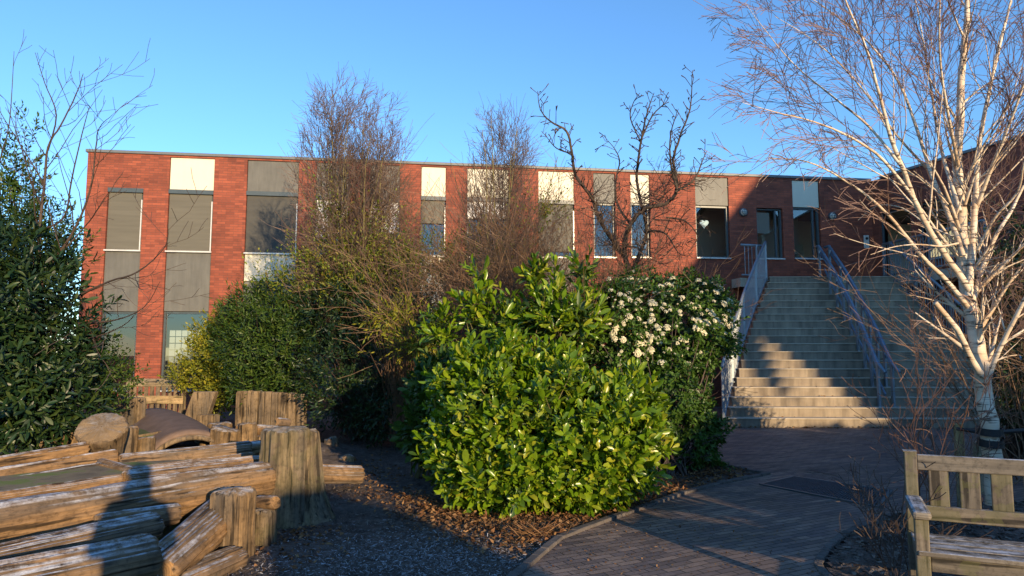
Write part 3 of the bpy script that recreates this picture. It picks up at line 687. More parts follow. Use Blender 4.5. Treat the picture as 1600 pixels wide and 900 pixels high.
# ---------------------------------------------------------------- fixtures on the wall
def on_facade(px, py, out=0):
    t, z = fac(px, py); p = fpoint(t, out); p.z = z; return p
for px, py, lb in ((1161, 332, 'round caged bulkhead lamp between the first two windows beside the stairs'), (1300, 338, 'round bulkhead lamp on the shaded brick right of the last window')):
    p = on_facade(px, py); root = empty('wall_lamp', p, frot, lb, 'wall lamp', 'bulkhead lamps on the facade')
    def lathe(prof, n=20):
        mb = MB()
        for (r_, y_) in prof:
            for i in range(n): a = 2*math.pi*i/n; mb.v.append((r_*math.cos(a), y_, r_*math.sin(a)))
        for j in range(len(prof)-1):
            for i in range(n): a, b = j*n+i, j*n+(i+1)%n; mb.f.append((a, b, b+n, a+n))
        return mb
    lathe([(.13,0),(.13,-.03),(.125,-.05),(.1,-.055)]).build('base', M['frame'], root, smooth=True)
    lathe([(.105,-.045),(.10,-.07),(.08,-.095),(.04,-.112),(.001,-.118)]).build('globe', M['lampg'], root, smooth=True)
    cg = MB(); cg.tube([(-.11,-.05,0),(-.09,-.10,0),(0,-.128,0),(.09,-.10,0),(.11,-.05,0)], .007, 5); cg.tube([(0,-.05,-.11),(0,-.10,-.09),(0,-.128,0),(0,-.10,.09),(0,-.05,.11)], .007, 5)
    cg.tube([(.075*math.cos(a*.524), -.108, .075*math.sin(a*.524)) for a in range(13)], .006, 5); cg.build('cage', M['frame'], root)
p = on_facade(1353, 378); root = empty('door_intercom', p, frot, 'small pale intercom box on the brick left of the entrance', 'intercom')
mb = MB(); mb.box(-.08, .08, -.045, 0, -.2, .2); mb.build('case', M['alu'], root, bevel=.008, seg=2)
mb = MB(); mb.tube([(0,-.044,.1),(0,-.06,.1)], .042, 16); mb.build('camera_eye', M['black'], root)
mb = MB(); mb.box(-.03, .03, -.052, -.044, -.09, -.03); mb.build('button', M['lampg'], root)
# heart hanging inside the first window
p = on_facade(1110, 345, -.45); root = empty('heart_ornament', p, frot, 'pale heart shaped lantern hanging inside the window by the stairs', 'ornament')
hm = []
for i in range(28):
    a = 2*math.pi*i/28; hm.append((.0085*16*math.sin(a)**3, .0085*(13*math.cos(a)-5*math.cos(2*a)-2*math.cos(3*a)-math.cos(4*a))))
mb = MB(); n = len(hm); mb.v = [(x, -.02, z) for x, z in hm]+[(x, .02, z) for x, z in hm]+[(0,-.06,.02),(0,.06,.02)]
mb.f = [(i, (i+1)%n, n+(i+1)%n, n+i) for i in range(n)]+[(i, 2*n, (i+1)%n) for i in range(n)]+[(n+i, n+(i+1)%n, 2*n+1) for i in range(n)]
m_, ns_, ls_, b_ = mat('lit_heart'); b_.inputs['Base Color'].default_value = (.9,.9,.85,1); b_.inputs['Emission Color'].default_value = (.8,.95,1,1); b_.inputs['Emission Strength'].default_value = .35
mb.build('heart', m_, root, smooth=True); mb = MB(); mb.tube([(0,0,.06),(0,0,.42)], .003, 4); mb.build('cord', M['black'], root)

# ---------------------------------------------------------------- teak bench
bp = atz(1411, 704, .90)
bench = empty('garden_bench', (bp.x, bp.y, 0), R(-25), 'weathered teak garden bench with frosted armrest at the right edge', 'bench')
BL = 1.55; bw = 'benchw'
def bpart(name, boxes, m=bw, par=bench, bev=.006):
    mb = MB()
    for b in boxes: mb.box(*b)
    # grain runs along the longest side: turn the mesh so that its local Z is that side
    o = mb.build(name, M[m], None, bevel=bev, seg=2); d = [max(c[i] for c in mb.v)-min(c[i] for c in mb.v) for i in range(3)]; k = d.index(max(d))
    if k == 0: o.data.transform(Matrix.Rotation(R(-90), 4, 'Y')); o.rotation_euler.y = R(90)
    if k == 1: o.data.transform(Matrix.Rotation(R(90), 4, 'X')); o.rotation_euler.x = R(-90)
    o.parent = par; return o
bpart('leg', [(0, .068, -.05, .02, 0, .90)]); bpart('leg', [(BL-.068, BL, -.05, .02, 0, .90)])
bpart('leg', [(0.0, .068, -.52, -.452, 0, .60)]); bpart('leg', [(BL-.068, BL, -.52, -.452, 0, .60)])
cp = MB(); cp.box(-.003, .071, -.053, .023, .9, .905); cp.build('post_cap_frost', M['benchf'], bench)
bpart('top_rail', [(.068, BL-.068, -.045, -.005, .795, .885)], 'benchf'); bpart('lower_rail', [(.068, BL-.068, -.046, -.006, .50, .585)])
x = .125
while x < BL-.18: bpart('back_slat', [(x, x+.105, -.035, -.013, .583, .797)]); x += .158
for sx in (0, BL-.075):
    bpart('armrest', [(sx-.012, sx+.082, -.56, -.05, .60, .645)], 'benchf', bev=.018)
for i in range(4): bpart('seat_board', [(-.0+.01, BL-.01, -.53+i*.118, -.53+i*.118+.105, .405, .43)], 'benchf')
bpart('apron', [(.07, BL-.07, -.50, -.475, .32, .40)]); bpart('side_rail', [(.02, .05, -.452, -.05, .32, .40)]); bpart('side_rail', [(BL-.05, BL-.02, -.452, -.05, .32, .40)])
bpart('stretcher', [(.02, .05, -.452, -.05, .12, .17)]); bpart('stretcher', [(BL-.05, BL-.02, -.452, -.05, .12, .17)])
# ---------------------------------------------------------------- leaves and bushes
def unit(a): return a/np.maximum(np.linalg.norm(a, axis=-1, keepdims=True), 1e-9)
def leaf_template(kind):
    if kind == 'broad':      # 11 verts, folded along the midrib and drooping
        V = [(0,0,0)]
        for y, wd, z in ((.28,.36,.02), (.58,.5,.03), (.84,.36,.0)): V += [(-wd, y, z+.10*wd*2), (0, y, z-.02), (wd, y, z+.10*wd*2)]
        V.append((0, 1, -.08)); V = np.array(V, float)
        tri = np.array([(0,2,1),(0,3,2),(7,8,10),(8,9,10)]); quad = np.array([(1,2,5,4),(2,3,6,5),(4,5,8,7),(5,6,9,8)])
        return V, tri, quad
    if kind == 'small':      # 6 verts
        V = np.array([(0,0,0), (-.5,.45,.10), (0,.5,-.03), (.5,.45,.10), (0,1,-.05)], float)
        return V, np.array([(0,2,1),(0,3,2),(1,2,4),(2,3,4)]), None
    V = np.array([(-.5,-.5,0),(.5,-.5,0.1),(.5,.5,0),(-.5,.5,.1)], float)
    return V, None, np.array([(0,1,2,3)])
def leaves_mesh(name, P, D, Nn, L, W, kind, mat_, parent):
    V, tri, quad = leaf_template(kind); n = len(P); D = unit(D); X = unit(np.cross(D, Nn)); Z = np.cross(X, D)
    curl = 1+rng.uniform(-1.2, 1.6, n)[:, None, None]
    T = np.repeat(V[None], n, 0)
    A = P[:, None]+X[:, None]*(T[..., 0:1]*W[:, None, None])+D[:, None]*(T[..., 1:2]*L[:, None, None])+Z[:, None]*(T[..., 2:3]*curl*W[:, None, None]*1.3)
    off = (np.arange(n)*len(V))[:, None, None]; fs = []
    if tri is not None: fs.append((off+tri[None]).reshape(-1, 3))
    if quad is not None: fs.append((off+quad[None]).reshape(-1, 4))
    me = np_mesh(name, A.reshape(-1, 3), fs)
    return link_mesh(name, me, mat_, parent, smooth=(kind == 'broad'))
def blob(px, py, D, rpx, rpy, rd): 
    c = at(px, py, D); k = c.y/F_PX
    return (np.array(c), np.array((rpx*k, rd, rpy*k)))
def sample_blobs(blobs, n, rough=.18, front=.75, inset=.3, zmin=.03, seed=0):
    r_ = np.random.default_rng(seed); area = np.array([(b[1][0]*b[1][2]) for b in blobs]); area /= area.sum()
    C = np.array([b[0] for b in blobs]); S = np.array([b[1] for b in blobs])
    idx = r_.choice(len(blobs), n*4, p=area); d = unit(r_.normal(size=(n*4, 3)))
    fr = r_.random(n*4) < np.where(d[:, 1] > .35, 1-front, 1); idx, d = idx[fr], d[fr]
    ph = np.sin(d[:, 0]*7+idx*1.7)*np.sin(d[:, 2]*8+idx*2.3+1)+.5*np.sin(d[:, 0]*17+d[:, 1]*13+idx)
    k = 1+rough*ph-np.abs(r_.normal(0, inset*.5, len(idx)))
    P = C[idx]+d*S[idx]*k[:, None]; Nn = unit(d/S[idx])
    inside = np.zeros(len(P), bool)
    for j in range(len(blobs)):
        q = (P-C[j])/S[j]; inside |= ((q**2).sum(1) < .55) & (idx != j)
    ok = (~inside) & (P[:, 2] > zmin); P, Nn = P[ok][:n], Nn[ok][:n]
    return P, Nn
def shoots(P, Nn, nl, L, stem, up=.5, spread=(70, 25), seed=0, wr=.36, jit=.5, flat=False):
    r_ = np.random.default_rng(seed+5); m = len(P)
    ax = unit(Nn*.8+np.array((0, 0, up))+r_.normal(0, jit*.5, (m, 3)))
    t = np.cross(ax, np.array((.3, .1, 1.0))+r_.normal(0, .2, (m, 3))); e1 = unit(t); e2 = np.cross(ax, e1)
    i = np.arange(nl)[None]; az = i*2.39996+r_.uniform(0, 6.28, (m, 1)) if not flat else (i % 2)*math.pi+r_.normal(0, .3, (m, nl))
    az = az+r_.normal(0, .25, (m, nl)); f = i/max(1, nl-1)
    th = np.radians(spread[0]+(spread[1]-spread[0])*f+r_.normal(0, 10, (m, nl)))
    st = stem*(1+r_.normal(0, .2, (m, 1)))
    base = P[:, None]+ax[:, None]*((f-.5)*st)[..., None]
    rad = e1[:, None]*np.cos(az)[..., None]+e2[:, None]*np.sin(az)[..., None]
    D = ax[:, None]*np.cos(th)[..., None]+rad*np.sin(th)[..., None]
    D[..., 2] -= .12
    Nl = ax[:, None]*np.sin(th)[..., None]-rad*np.cos(th)[..., None]+r_.normal(0, .18, (m, nl, 3))
    LL = L*(1+r_.normal(0, .26, (m, nl)))*(1-.25*np.abs(f-.4)); WW = LL*wr*(1+r_.normal(0, .12, (m, nl)))
    return base.reshape(-1, 3), D.reshape(-1, 3), Nl.reshape(-1, 3), np.abs(LL).ravel(), np.abs(WW).ravel(), ax
def stems_mb(base, P, Nn, step, r0, r1, seed=0, L=.25):
    r_ = random.Random(seed); mb = MB()
    for i in range(0, len(P), step):
        p = Vector(P[i]); b = Vector(base)+Vector((r_.uniform(-.25,.25), r_.uniform(-.15,.15), 0)); 
        m1 = b.lerp(p, .45)+Vector((r_.uniform(-.12,.12), r_.uniform(-.12,.12), .12)); 
        tip = p+Vector(Nn[i])*L*.3
        mb.tube([b, m1, p, tip], [r0, (r0+r1)/2, r1, r1*.6], 4, False)
    return mb
def bush(name, label, cat, base_px, blobs, nshoot, nl, L, stem, leafmat, twigmat, up=.5, spread=(70, 25), kind='broad', wr=.36, rough=.18, seed=0, inset=.3, front=.75, step=18, r0=.012, group=None, flat=False, jit=.5, inner=None):
    base = np.array(base_px) if len(base_px) == 3 else np.array(gnd(*base_px)); base = np.array((base[0], base[1], 0))
    root = empty(name, base, 0, label, cat, group)
    P, Nn = sample_blobs(blobs, nshoot, rough, front, inset, seed=seed)
    B, D, Nl, LL, WW, ax = shoots(P, Nn, nl, L, stem, up, spread, seed, wr, jit, flat)
    leaves_mesh('foliage', B-base, D, Nl, LL, WW, kind, M[leafmat], root)
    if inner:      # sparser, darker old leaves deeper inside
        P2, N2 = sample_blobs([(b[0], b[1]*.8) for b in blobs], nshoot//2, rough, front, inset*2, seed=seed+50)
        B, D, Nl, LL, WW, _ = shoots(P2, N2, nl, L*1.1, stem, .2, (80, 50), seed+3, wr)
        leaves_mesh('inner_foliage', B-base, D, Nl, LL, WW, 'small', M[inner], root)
    stems_mb((0,0,0), P-base, Nn, step, r0, .003, seed).build('stem', M[twigmat], root)
    return root, P, Nn, base

# --- the big sunlit laurel in the middle
lb = [blob(850, 672, 7.1, 142, 98, .8), blob(765, 655, 7.1, 80, 110, .65), blob(945, 690, 7.1, 80, 84, .75), blob(830, 732, 6.9, 135, 55, .6), blob(715, 620, 7.5, 36, 40, .4),
      blob(785, 580, 7.7, 55, 34, .5), blob(845, 580, 7.5, 50, 34, .5), blob(745, 722, 7.0, 60, 50, .5), blob(985, 640, 7.3, 38, 55, .5), blob(900, 740, 6.9, 95, 48, .5)]
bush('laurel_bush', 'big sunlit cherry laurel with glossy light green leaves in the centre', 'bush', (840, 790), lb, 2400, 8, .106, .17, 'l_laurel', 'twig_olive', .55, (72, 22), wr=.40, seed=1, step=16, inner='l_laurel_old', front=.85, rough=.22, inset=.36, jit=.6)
lb2 = [blob(860, 490, 8.8, 56, 40, .5), blob(900, 500, 8.7, 40, 32, .5), blob(790, 505, 8.9, 36, 32, .4), blob(742, 480, 9.1, 26, 26, .4), blob(748, 430, 9.2, 7, 22, .12), blob(908, 425, 9.0, 9, 26, .12), blob(690, 515, 9.0, 30, 22, .4), blob(835, 432, 9.0, 12, 18, .15), blob(875, 430, 9.0, 10, 16, .1)]
bush('laurel_bush', 'taller laurel behind the big one, its upright shoots reaching above it', 'bush', (820, 735), lb2, 230, 7, .15, .24, 'l_laurel', 'twig_olive', 1.0, (60, 20), wr=.34, seed=2, step=8, rough=.3, inset=.5, inner='l_laurel_old')
lb3 = [blob(690, 610, 8.3, 40, 52, .45), blob(670, 665, 8.3, 32, 46, .4), blob(700, 665, 8.1, 26, 60, .4)]
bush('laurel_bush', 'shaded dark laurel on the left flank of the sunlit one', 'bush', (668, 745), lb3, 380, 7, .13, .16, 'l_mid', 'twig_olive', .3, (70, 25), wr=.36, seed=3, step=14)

# --- flowering viburnum
vb = [blob(1045, 630, 9.0, 45, 80, .45), blob(1030, 520, 9.8, 108, 88, .9), blob(1092, 500, 10.0, 54, 68, .7), blob(960, 530, 9.4, 60, 85, .6), blob(1066, 600, 9.6, 42, 80, .6), blob(1060, 680, 9.2, 68, 62, .6), blob(1000, 640, 9.2, 60, 80, .6), blob(1080, 675, 9.3, 40, 45, .5), blob(1000, 460, 10.1, 70, 35, .5)]
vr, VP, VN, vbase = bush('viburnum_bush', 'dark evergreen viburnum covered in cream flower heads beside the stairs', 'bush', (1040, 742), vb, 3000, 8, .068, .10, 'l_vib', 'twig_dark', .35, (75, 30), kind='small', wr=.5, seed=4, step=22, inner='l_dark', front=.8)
# flower heads: several hundred florets in 92 counted heads
def flower_mesh(seed):
    r_ = np.random.default_rng(seed); n = 45; a = r_.uniform(0, 6.28, n); r = .04*np.sqrt(r_.random(n))
    P = np.stack([r*np.cos(a), r*np.sin(a), .022*(1-(r/.04)**2)+r_.normal(0, .003, n)], 1); Nn = unit(P*np.array((8, 8, 0))+np.array((0, 0, .6))+r_.normal(0, .15, (n, 3)))
    D = unit(np.cross(Nn, r_.normal(size=(n, 3)))); s = np.full(n, .013)
    V, _, q = leaf_template('q'); X = unit(np.cross(D, Nn))
    A = P[:, None]+X[:, None]*(V[None, :, 0:1]*s[:, None, None])+D[:, None]*(V[None, :, 1:2]*s[:, None, None])+Nn[:, None]*V[None, :, 2:3]*.006
    me = np_mesh('flower_head', A.reshape(-1, 3), [((np.arange(n)*4)[:, None, None]+q[None]).reshape(-1, 4)]); me.materials.append(M['flower']); return me
fm = [flower_mesh(s) for s in (1, 2, 3)]
r_ = random.Random(5); cand = []
centres = [(985,525,26),(960,500,30),(1010,480,26),(1045,455,28),(1090,450,34),(1110,480,26),(1095,500,24),(1070,520,28),(990,545,22),(1120,450,16),(960,430,22),(990,440,26),(930,500,20),(1030,545,22),(1130,500,14),(975,465,24)]
k = 0
rv0 = lambda r: Vector((r.gauss(0,.25), r.gauss(0,.25), r.gauss(0,.2)))
while len(cand) < 96:
    cx, cy, sp = centres[k % len(centres)]; k += 1
    px, py = cx+r_.gauss(0, sp*.75), cy+r_.gauss(0, sp*.5)
    d = ray(px, py); best = None; o = Vector((0,0,CAM_H))
    for c, s in vb:           # first hit of the ray with the bush's blobs
        oc = Vector(((o.x-c[0])/s[0], (o.y-c[1])/s[1], (o.z-c[2])/s[2])); dd = Vector((d.x/s[0], d.y/s[1], d.z/s[2]))
        A_, B_, C_ = dd.dot(dd), 2*oc.dot(dd), oc.dot(oc)-1.0; disc = B_*B_-4*A_*C_
        if disc > 0:
            tt = (-B_-math.sqrt(disc))/(2*A_)
            if best is None or tt < best[0]: best = (tt, c, s)
    if best is None: continue
    p = o+d*best[0]; nrm = Vector([(p[i]-best[1][i])/best[2][i]**2 for i in range(3)]).normalized()
    cand.append((p-nrm*.01, (nrm+Vector((0, -.1, .55))+Vector((r_.gauss(0,.25), r_.gauss(0,.25), r_.gauss(0,.2)))).normalized()))
for i, (p, nrm) in enumerate(cand):
    o = bpy.data.objects.new('flower_head', fm[i % 3]); COL.objects.link(o); o.parent = vr
    o.location = p-Vector(vbase)+nrm*.03; o.rotation_euler = nrm.to_track_quat('Z', 'Y').to_euler(); s = r_.uniform(.75, 1.35); o.scale = (s, s, s)

# the remaining small heads, too many to count
def ray_hit(px, py):
    d = ray(px, py); best = None; o = Vector((0,0,CAM_H))
    for c, s in vb:
        oc = Vector(((o.x-c[0])/s[0], (o.y-c[1])/s[1], (o.z-c[2])/s[2])); dd = Vector((d.x/s[0], d.y/s[1], d.z/s[2]))
        A_, B_, C_ = dd.dot(dd), 2*oc.dot(dd), oc.dot(oc)-1.0; disc = B_*B_-4*A_*C_
        if disc > 0:
            tt = (-B_-math.sqrt(disc))/(2*A_)
            if best is None or tt < best[0]: best = (tt, c, s)
    if best is None: return None
    p = o+d*best[0]; return p, Vector([(p[i]-best[1][i])/best[2][i]**2 for i in range(3)]).normalized()
FV, FF = [], []; src = [np.array([v.co[:] for v in m.vertices]) for m in fm]
for i in range(150):
    cx, cy, sp = r_.choice(centres); h = ray_hit(cx+r_.gauss(0, sp*1.3), cy+r_.gauss(0, sp*.8))
    if not h: continue
    p, nrm = h; nrm = (nrm+Vector((0, -.1, .6))+rv0(r_)).normalized(); q = np.array(nrm.to_track_quat('Z', 'Y').to_matrix()); s = r_.uniform(.35, .75)
    V0 = src[i % 3][:r_.choice((60, 100, 180))]*s; V1 = V0 @ q.T+np.array(p)-vbase+np.array(nrm)*.03; FF.append(np.arange(len(V1)).reshape(-1, 4)+sum(len(a) for a in FV)); FV.append(V1)
o = link_mesh('small_flowers', np_mesh('small_flowers', np.concatenate(FV), [np.concatenate(FF)]), M['flower'], vr); o['kind'] = 'stuff'

# --- bushes on the left and in the middle distance
b1 = [blob(30, 520, 8.3, 100, 135, 1.0), blob(85, 610, 8.2, 68, 80, .8), blob(-40, 420, 8.6, 90, 120, 1.0), blob(62, 470, 8.6, 56, 72, .7), blob(30, 640, 8.2, 80, 62, .6), blob(-80, 560, 8, 80, 140, .8), blob(120, 545, 8.4, 30, 46, .4), blob(95, 410, 8.7, 26, 26, .3)]
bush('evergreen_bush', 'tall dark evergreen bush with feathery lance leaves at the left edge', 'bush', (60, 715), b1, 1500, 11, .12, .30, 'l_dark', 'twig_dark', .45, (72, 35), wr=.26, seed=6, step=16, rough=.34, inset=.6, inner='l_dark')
b1b = [blob(20, 290, 9.6, 48, 90, .6), blob(-20, 340, 9.6, 60, 110, .6), blob(65, 350, 9.6, 55, 45, .5), blob(85, 390, 9.5, 50, 40, .5)]
bush('evergreen_bush', 'loose small leaved evergreen rising above the dark bush at the left', 'bush', (20, 690), b1b, 800, 9, .075, .2, 'l_mid', 'twig_grey', .7, (60, 25), kind='small', wr=.36, seed=7, step=5, rough=.4, inset=.9, front=.5)
b2 = [blob(170, 600, 9.8, 42, 42, .4), blob(150, 560, 9.9, 30, 40, .4), blob(190, 580, 10.2, 22, 26, .3)]
bush('cotoneaster_bush', 'low sparse bush with pale lit leaves behind the log stumps at left', 'bush', (165, 665), b2, 420, 6, .06, .12, 'l_mid', 'twig_dark', .3, (75, 30), kind='small', wr=.5, seed=8, step=6, rough=.4, inset=.6)
b3 = [blob(340, 555, 14.5, 42, 44, .7), blob(350, 600, 14.2, 34, 35, .6), blob(292, 585, 14.6, 24, 20, .5), blob(330, 525, 14.8, 28, 24, .5), blob(360, 520, 14.7, 30, 34, .5)]
bush('golden_bush', 'yellow green privet bush glowing in the sun before the ground floor windows', 'bush', (320, 655), b3, 1500, 7, .075, .2, 'l_yel', 'twig_red', .6, (65, 25), kind='small', wr=.42, seed=9, step=10, rough=.4, inset=.6)
b4 = [blob(440, 470, 13.0, 50, 40, .6), blob(390, 505, 13.2, 45, 40, .5), blob(410, 540, 12.6, 62, 62, .8), blob(395, 490, 12.9, 42, 40, .6), blob(455, 560, 12.4, 45, 80, .7), blob(405, 600, 12.4, 45, 36, .5), blob(470, 500, 12.8, 45, 45, .6)]
bush('evergreen_bush', 'rounded dark green bush behind the plank palisade', 'bush', (420, 670), b4, 1400, 9, .10, .25, 'l_mid', 'twig_dark', .4, (72, 28), wr=.24, kind='small', seed=10, step=14, inner='l_dark')
b5 = [blob(560, 485, 12.0, 60, 50, .6), blob(620, 490, 11.8, 50, 50, .6), blob(540, 590, 11.6, 66, 86, .8), blob(600, 560, 11.8, 62, 90, .8), blob(530, 500, 12.2, 70, 60, .7), blob(610, 640, 11.2, 60, 55, .6), blob(640, 540, 11.6, 45, 70, .6)]
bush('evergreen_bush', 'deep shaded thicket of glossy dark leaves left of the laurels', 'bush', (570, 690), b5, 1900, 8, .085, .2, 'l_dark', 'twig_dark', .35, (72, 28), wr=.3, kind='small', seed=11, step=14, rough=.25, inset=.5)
b6 = [blob(560, 450, 12.6, 95, 58, .8), blob(640, 460, 12.4, 75, 62, .7), blob(490, 455, 13.0, 60, 45, .6), blob(560, 400, 12.8, 60, 45, .6), blob(690, 420, 12.6, 50, 55, .6)]
bush('bramble_bush', 'loose olive bramble with thin brown stems in front of the hornbeam', 'bush', (590, 680), b6, 2800, 7, .065, .2, 'l_thick', 'twig_red', .6, (60, 25), kind='small', wr=.4, seed=12, step=30, r0=.006, rough=.4, inset=.9, front=.5)
b9 = [blob(480, 400, 12.3, 50, 50, .4), blob(430, 430, 12.4, 40, 30, .4), blob(640, 400, 12.0, 50, 60, .4), blob(560, 440, 11.9, 70, 40, .4), blob(545, 400, 12.5, 60, 80, .5), blob(520, 330, 12.6, 40, 60, .4), blob(590, 380, 12.5, 50, 60, .5), blob(770, 400, 11.8, 60, 50, .5), blob(850, 330, 12.2, 40, 40, .4)]
bush('climber_foliage', 'loose olive climber leaves scattered up through the bare hornbeam branches', 'climber', (545, 670), b9, 1500, 5, .06, .25, 'l_thick', 'twig_red', .7, (60, 25), kind='small', wr=.45, seed=15, step=14, r0=.006, rough=.5, inset=1.1, front=.4)
b7 = [blob(620, 495, 10.2, 50, 30, .3), blob(655, 540, 9.9, 55, 30, .3)]
bush('grassy_shrub', 'straw coloured arching shrub lit between the thicket and the laurel', 'bush', (640, 700), b7, 260, 7, .08, .25, 'l_yel', 'twig_red', .1, (50, 20), kind='small', wr=.25, seed=13, step=2, r0=.006, rough=.5, inset=.9)
b8 = [blob(1575, 470, 9.6, 40, 110, .6), blob(1640, 520, 9.4, 70, 170, .8), blob(1570, 610, 9.2, 36, 70, .5), blob(1600, 380, 9.8, 45, 60, .5)]
bush('evergreen_bush', 'dark evergreen bush behind the birch at the right edge', 'bush', (1600, 720), b8, 1100, 8, .075, .2, 'l_dark', 'twig_dark', .3, (75, 30), kind='small', wr=.45, seed=14, step=8, rough=.3, inset=.6)

# ---------------------------------------------------------------- bare trees
def rv(r_, s): return Vector((r_.gauss(0, s), r_.gauss(0, s), r_.gauss(0, s)))
class Tree:
    def __init__(s, seed): s.env = None; s.minr = .0028; s.whr = .0105; s.r = random.Random(seed); s.limbs = MB(); s.twigs = MB(); s.n = 0
    def seg(s, p, d, L, r0, r1, steps, wig, up, target=None):
        pts = [p.copy()]; d = d.normalized(); st = L/steps
        for i in range(steps):
            d = (d+rv(s.r, wig)+Vector((0, 0, up))).normalized(); p = p+d*st; pts.append(p.copy())
        rad = [r0+(r1-r0)*(i/steps)**.8 for i in range(steps+1)]
        return pts, rad
    def grow(s, p, d, L, r, lvl, cfg):
        c = cfg[lvl]; steps = c.get('steps', 4)
        pts, rad = s.seg(p, d, L, r, max(r*c.get('taper', .35), .0026), steps, c.get('wig', .12), c.get('up', .03))
        last = lvl == len(cfg)-1
        (s.limbs if lvl < c.get('limb', 1) or r > s.whr else s.twigs).tube(pts, rad, 6 if r > .02 else (4 if r > .008 else 3), False); s.n += 1
        if last: return
        s.children(pts, rad, L, lvl, cfg)
    def children(s, pts, rad, L, lvl, cfg):
        c = cfg[lvl]; nch = c['n']; nch = int(nch*(.75+.5*s.r.random())+.5); m = len(pts)-1
        for i in range(nch):
            t = c.get('t0', .2)+(1-c.get('t0', .2))*((i+s.r.random()*.8)/nch); t = min(t, .999); k = int(t*m); f = t*m-k
            q = pts[k].lerp(pts[k+1], f); tang = (pts[k+1]-pts[k]).normalized(); rr = rad[k]+(rad[k+1]-rad[k])*f
            ax = tang.orthogonal().normalized(); ax.rotate(Quaternion(tang, s.r.uniform(0, 6.283)))
            if s.env and not s.env(q): continue
            dd = tang.copy(); dd.rotate(Quaternion(ax, R(c['ang']*(.7+.6*s.r.random()))))
            ll = L*c['len']*(1-.45*t)*(.6+.8*s.r.random())
            if ll < .09 and lvl > 0: continue
            s.grow(q, dd, max(ll, .06), max(s.minr, min(rr*.8, rr*c.get('rr', .6))), lvl+1, cfg)
    def build(s, name, label, cat, base, tm, wm, group=None):
        root = empty(name, base, 0, label, cat, group); b = Vector(base)
        for mb, nm, mm, sm in ((s.limbs, 'trunk', tm, True), (s.twigs, 'crown', wm, False)):
            if mb.v:
                mb.v = [(v[0]-b.x, v[1]-b.y, v[2]-b.z) for v in mb.v]; mb.build(nm, M[mm], root, smooth=sm)
        return root
# upright hornbeams in front of the facade
def hornbeam(seed, px, D, base_py, top_py, w_px, label, nst, lowspread):
    t = Tree(seed); t.minr = .0036; b = at(px, base_py, D); b.z = 0; H = at(px, top_py, D).z; W = w_px*D/F_PX/2
    t.limbs.tube([b, b+Vector((.02, 0, .5)), b+Vector((0, 0, 1.0))], [.10, .085, .08], 8)
    def env(q):       # ovoid crown: widest just above the roof line of the facade, pointed at the top
        f = (q.z-.8)/(H-.8); r = W*(.62+.38*min(1, f/.5))*math.sqrt(max(0, 1-max(0, (f-.45)/.56)**2.0))
        return (q.x-b.x)**2+(q.y-b.y)**2 < (r*.93)**2
    t.env = env
    cfg = [dict(n=24, ang=38, len=.27, t0=.08, up=.045, wig=.05, steps=9, limb=1, taper=.12, rr=.42), dict(n=8, ang=34, len=.5, t0=.12, up=.07, wig=.08, steps=5, limb=0, rr=.75), dict(n=3, ang=34, len=.7, up=.06, wig=.10, steps=3, limb=0, rr=.9), dict(wig=.10, steps=3, limb=0)]
    for i in range(nst):
        a = 2*math.pi*(i+.5*t.r.random())/nst; s = .95*math.sqrt(t.r.random())
        top = Vector((b.x+math.cos(a)*W*s*.42, b.y+math.sin(a)*W*s*.4, H*(1.0-.20*s*s)-t.r.uniform(.1, .4))); st = b+Vector((math.cos(a)*.05, math.sin(a)*.05, t.r.uniform(.5, 1.1)))
        d = (top-st); L = d.length; dd = d.normalized()+Vector((math.cos(a), math.sin(a), 0))*.17*s
        t.grow(st, dd, L*.90, t.r.uniform(.026, .042), 0, cfg)
    for i in range(lowspread):
        a = t.r.uniform(0, 6.28); st = b+Vector((0, 0, t.r.uniform(.8, 2.6)))
        t.grow(st, Vector((math.cos(a), math.sin(a)*.7, .95)), t.r.uniform(.9, 1.5)*W*1.1, .016, 1, [cfg[0], dict(cfg[0], n=13, len=.45, up=.02), cfg[2], cfg[3]])
    return t.build('hornbeam_tree', label, 'tree', b, 'twig_olive', 'twig_fine', 'bare upright trees before the facade')
hornbeam(27, 545, 13.0, 660, 84, 215, 'taller bare hornbeam with dense upright twigs, left of the other', 26, 14)
hornbeam(22, 783, 13.6, 660, 132, 150, 'smaller bare hornbeam with dense upright twigs behind the laurels', 18, 8)
# apple tree with knobby spurs
def polytree(t, pixpts, radii, Ds, k=8):
    pts = [at(px, py, D) for (px, py), D in zip(pixpts, Ds)]
    P = []; Rr = []
    Q = [pts[0]]+pts+[pts[-1]]; RR = [radii[0]]+list(radii)+[radii[-1]]
    for i in range(1, len(Q)-2):
        for j in range(4):
            s_ = j/4; a, b, c, d = Q[i-1], Q[i], Q[i+1], Q[i+2]
            P.append(.5*((2*b)+(c-a)*s_+(2*a-5*b+4*c-d)*s_*s_+(3*b-a-3*c+d)*s_**3)+rv(t.r, radii[0]*.06)); Rr.append(RR[i]+(RR[i+1]-RR[i])*s_)
    P.append(pts[-1]); Rr.append(radii[-1]); t.limbs.tube(P, Rr, k, False)
    return P, Rr
def spurs(t, P, Rr, gap, sL, m='limbs'):
    acc = 0
    for a, b, r in zip(P[:-1], P[1:], Rr):
        L = (b-a).length; acc += L
        while acc > gap:
            acc -= gap*t.r.uniform(.6, 1.4); q = a.lerp(b, t.r.random()); tang = (b-a).normalized(); ax = tang.orthogonal(); ax.rotate(Quaternion(tang, t.r.uniform(0, 6.28)))
            d = (tang*.5+ax.normalized()+Vector((0,0,.35))).normalized(); l = sL*t.r.uniform(.5, 1.5); e = q+d*l; e2 = e+(d+rv(t.r, .4)).normalized()*l*.4
            getattr(t, m).tube([q, e, e2], [max(.004, r*.5), .006, .010], 4); 
            if t.r.random() < .5: getattr(t, m).tube([e, e+(d+rv(t.r, .8)).normalized()*l*.5], [.006, .009], 4)
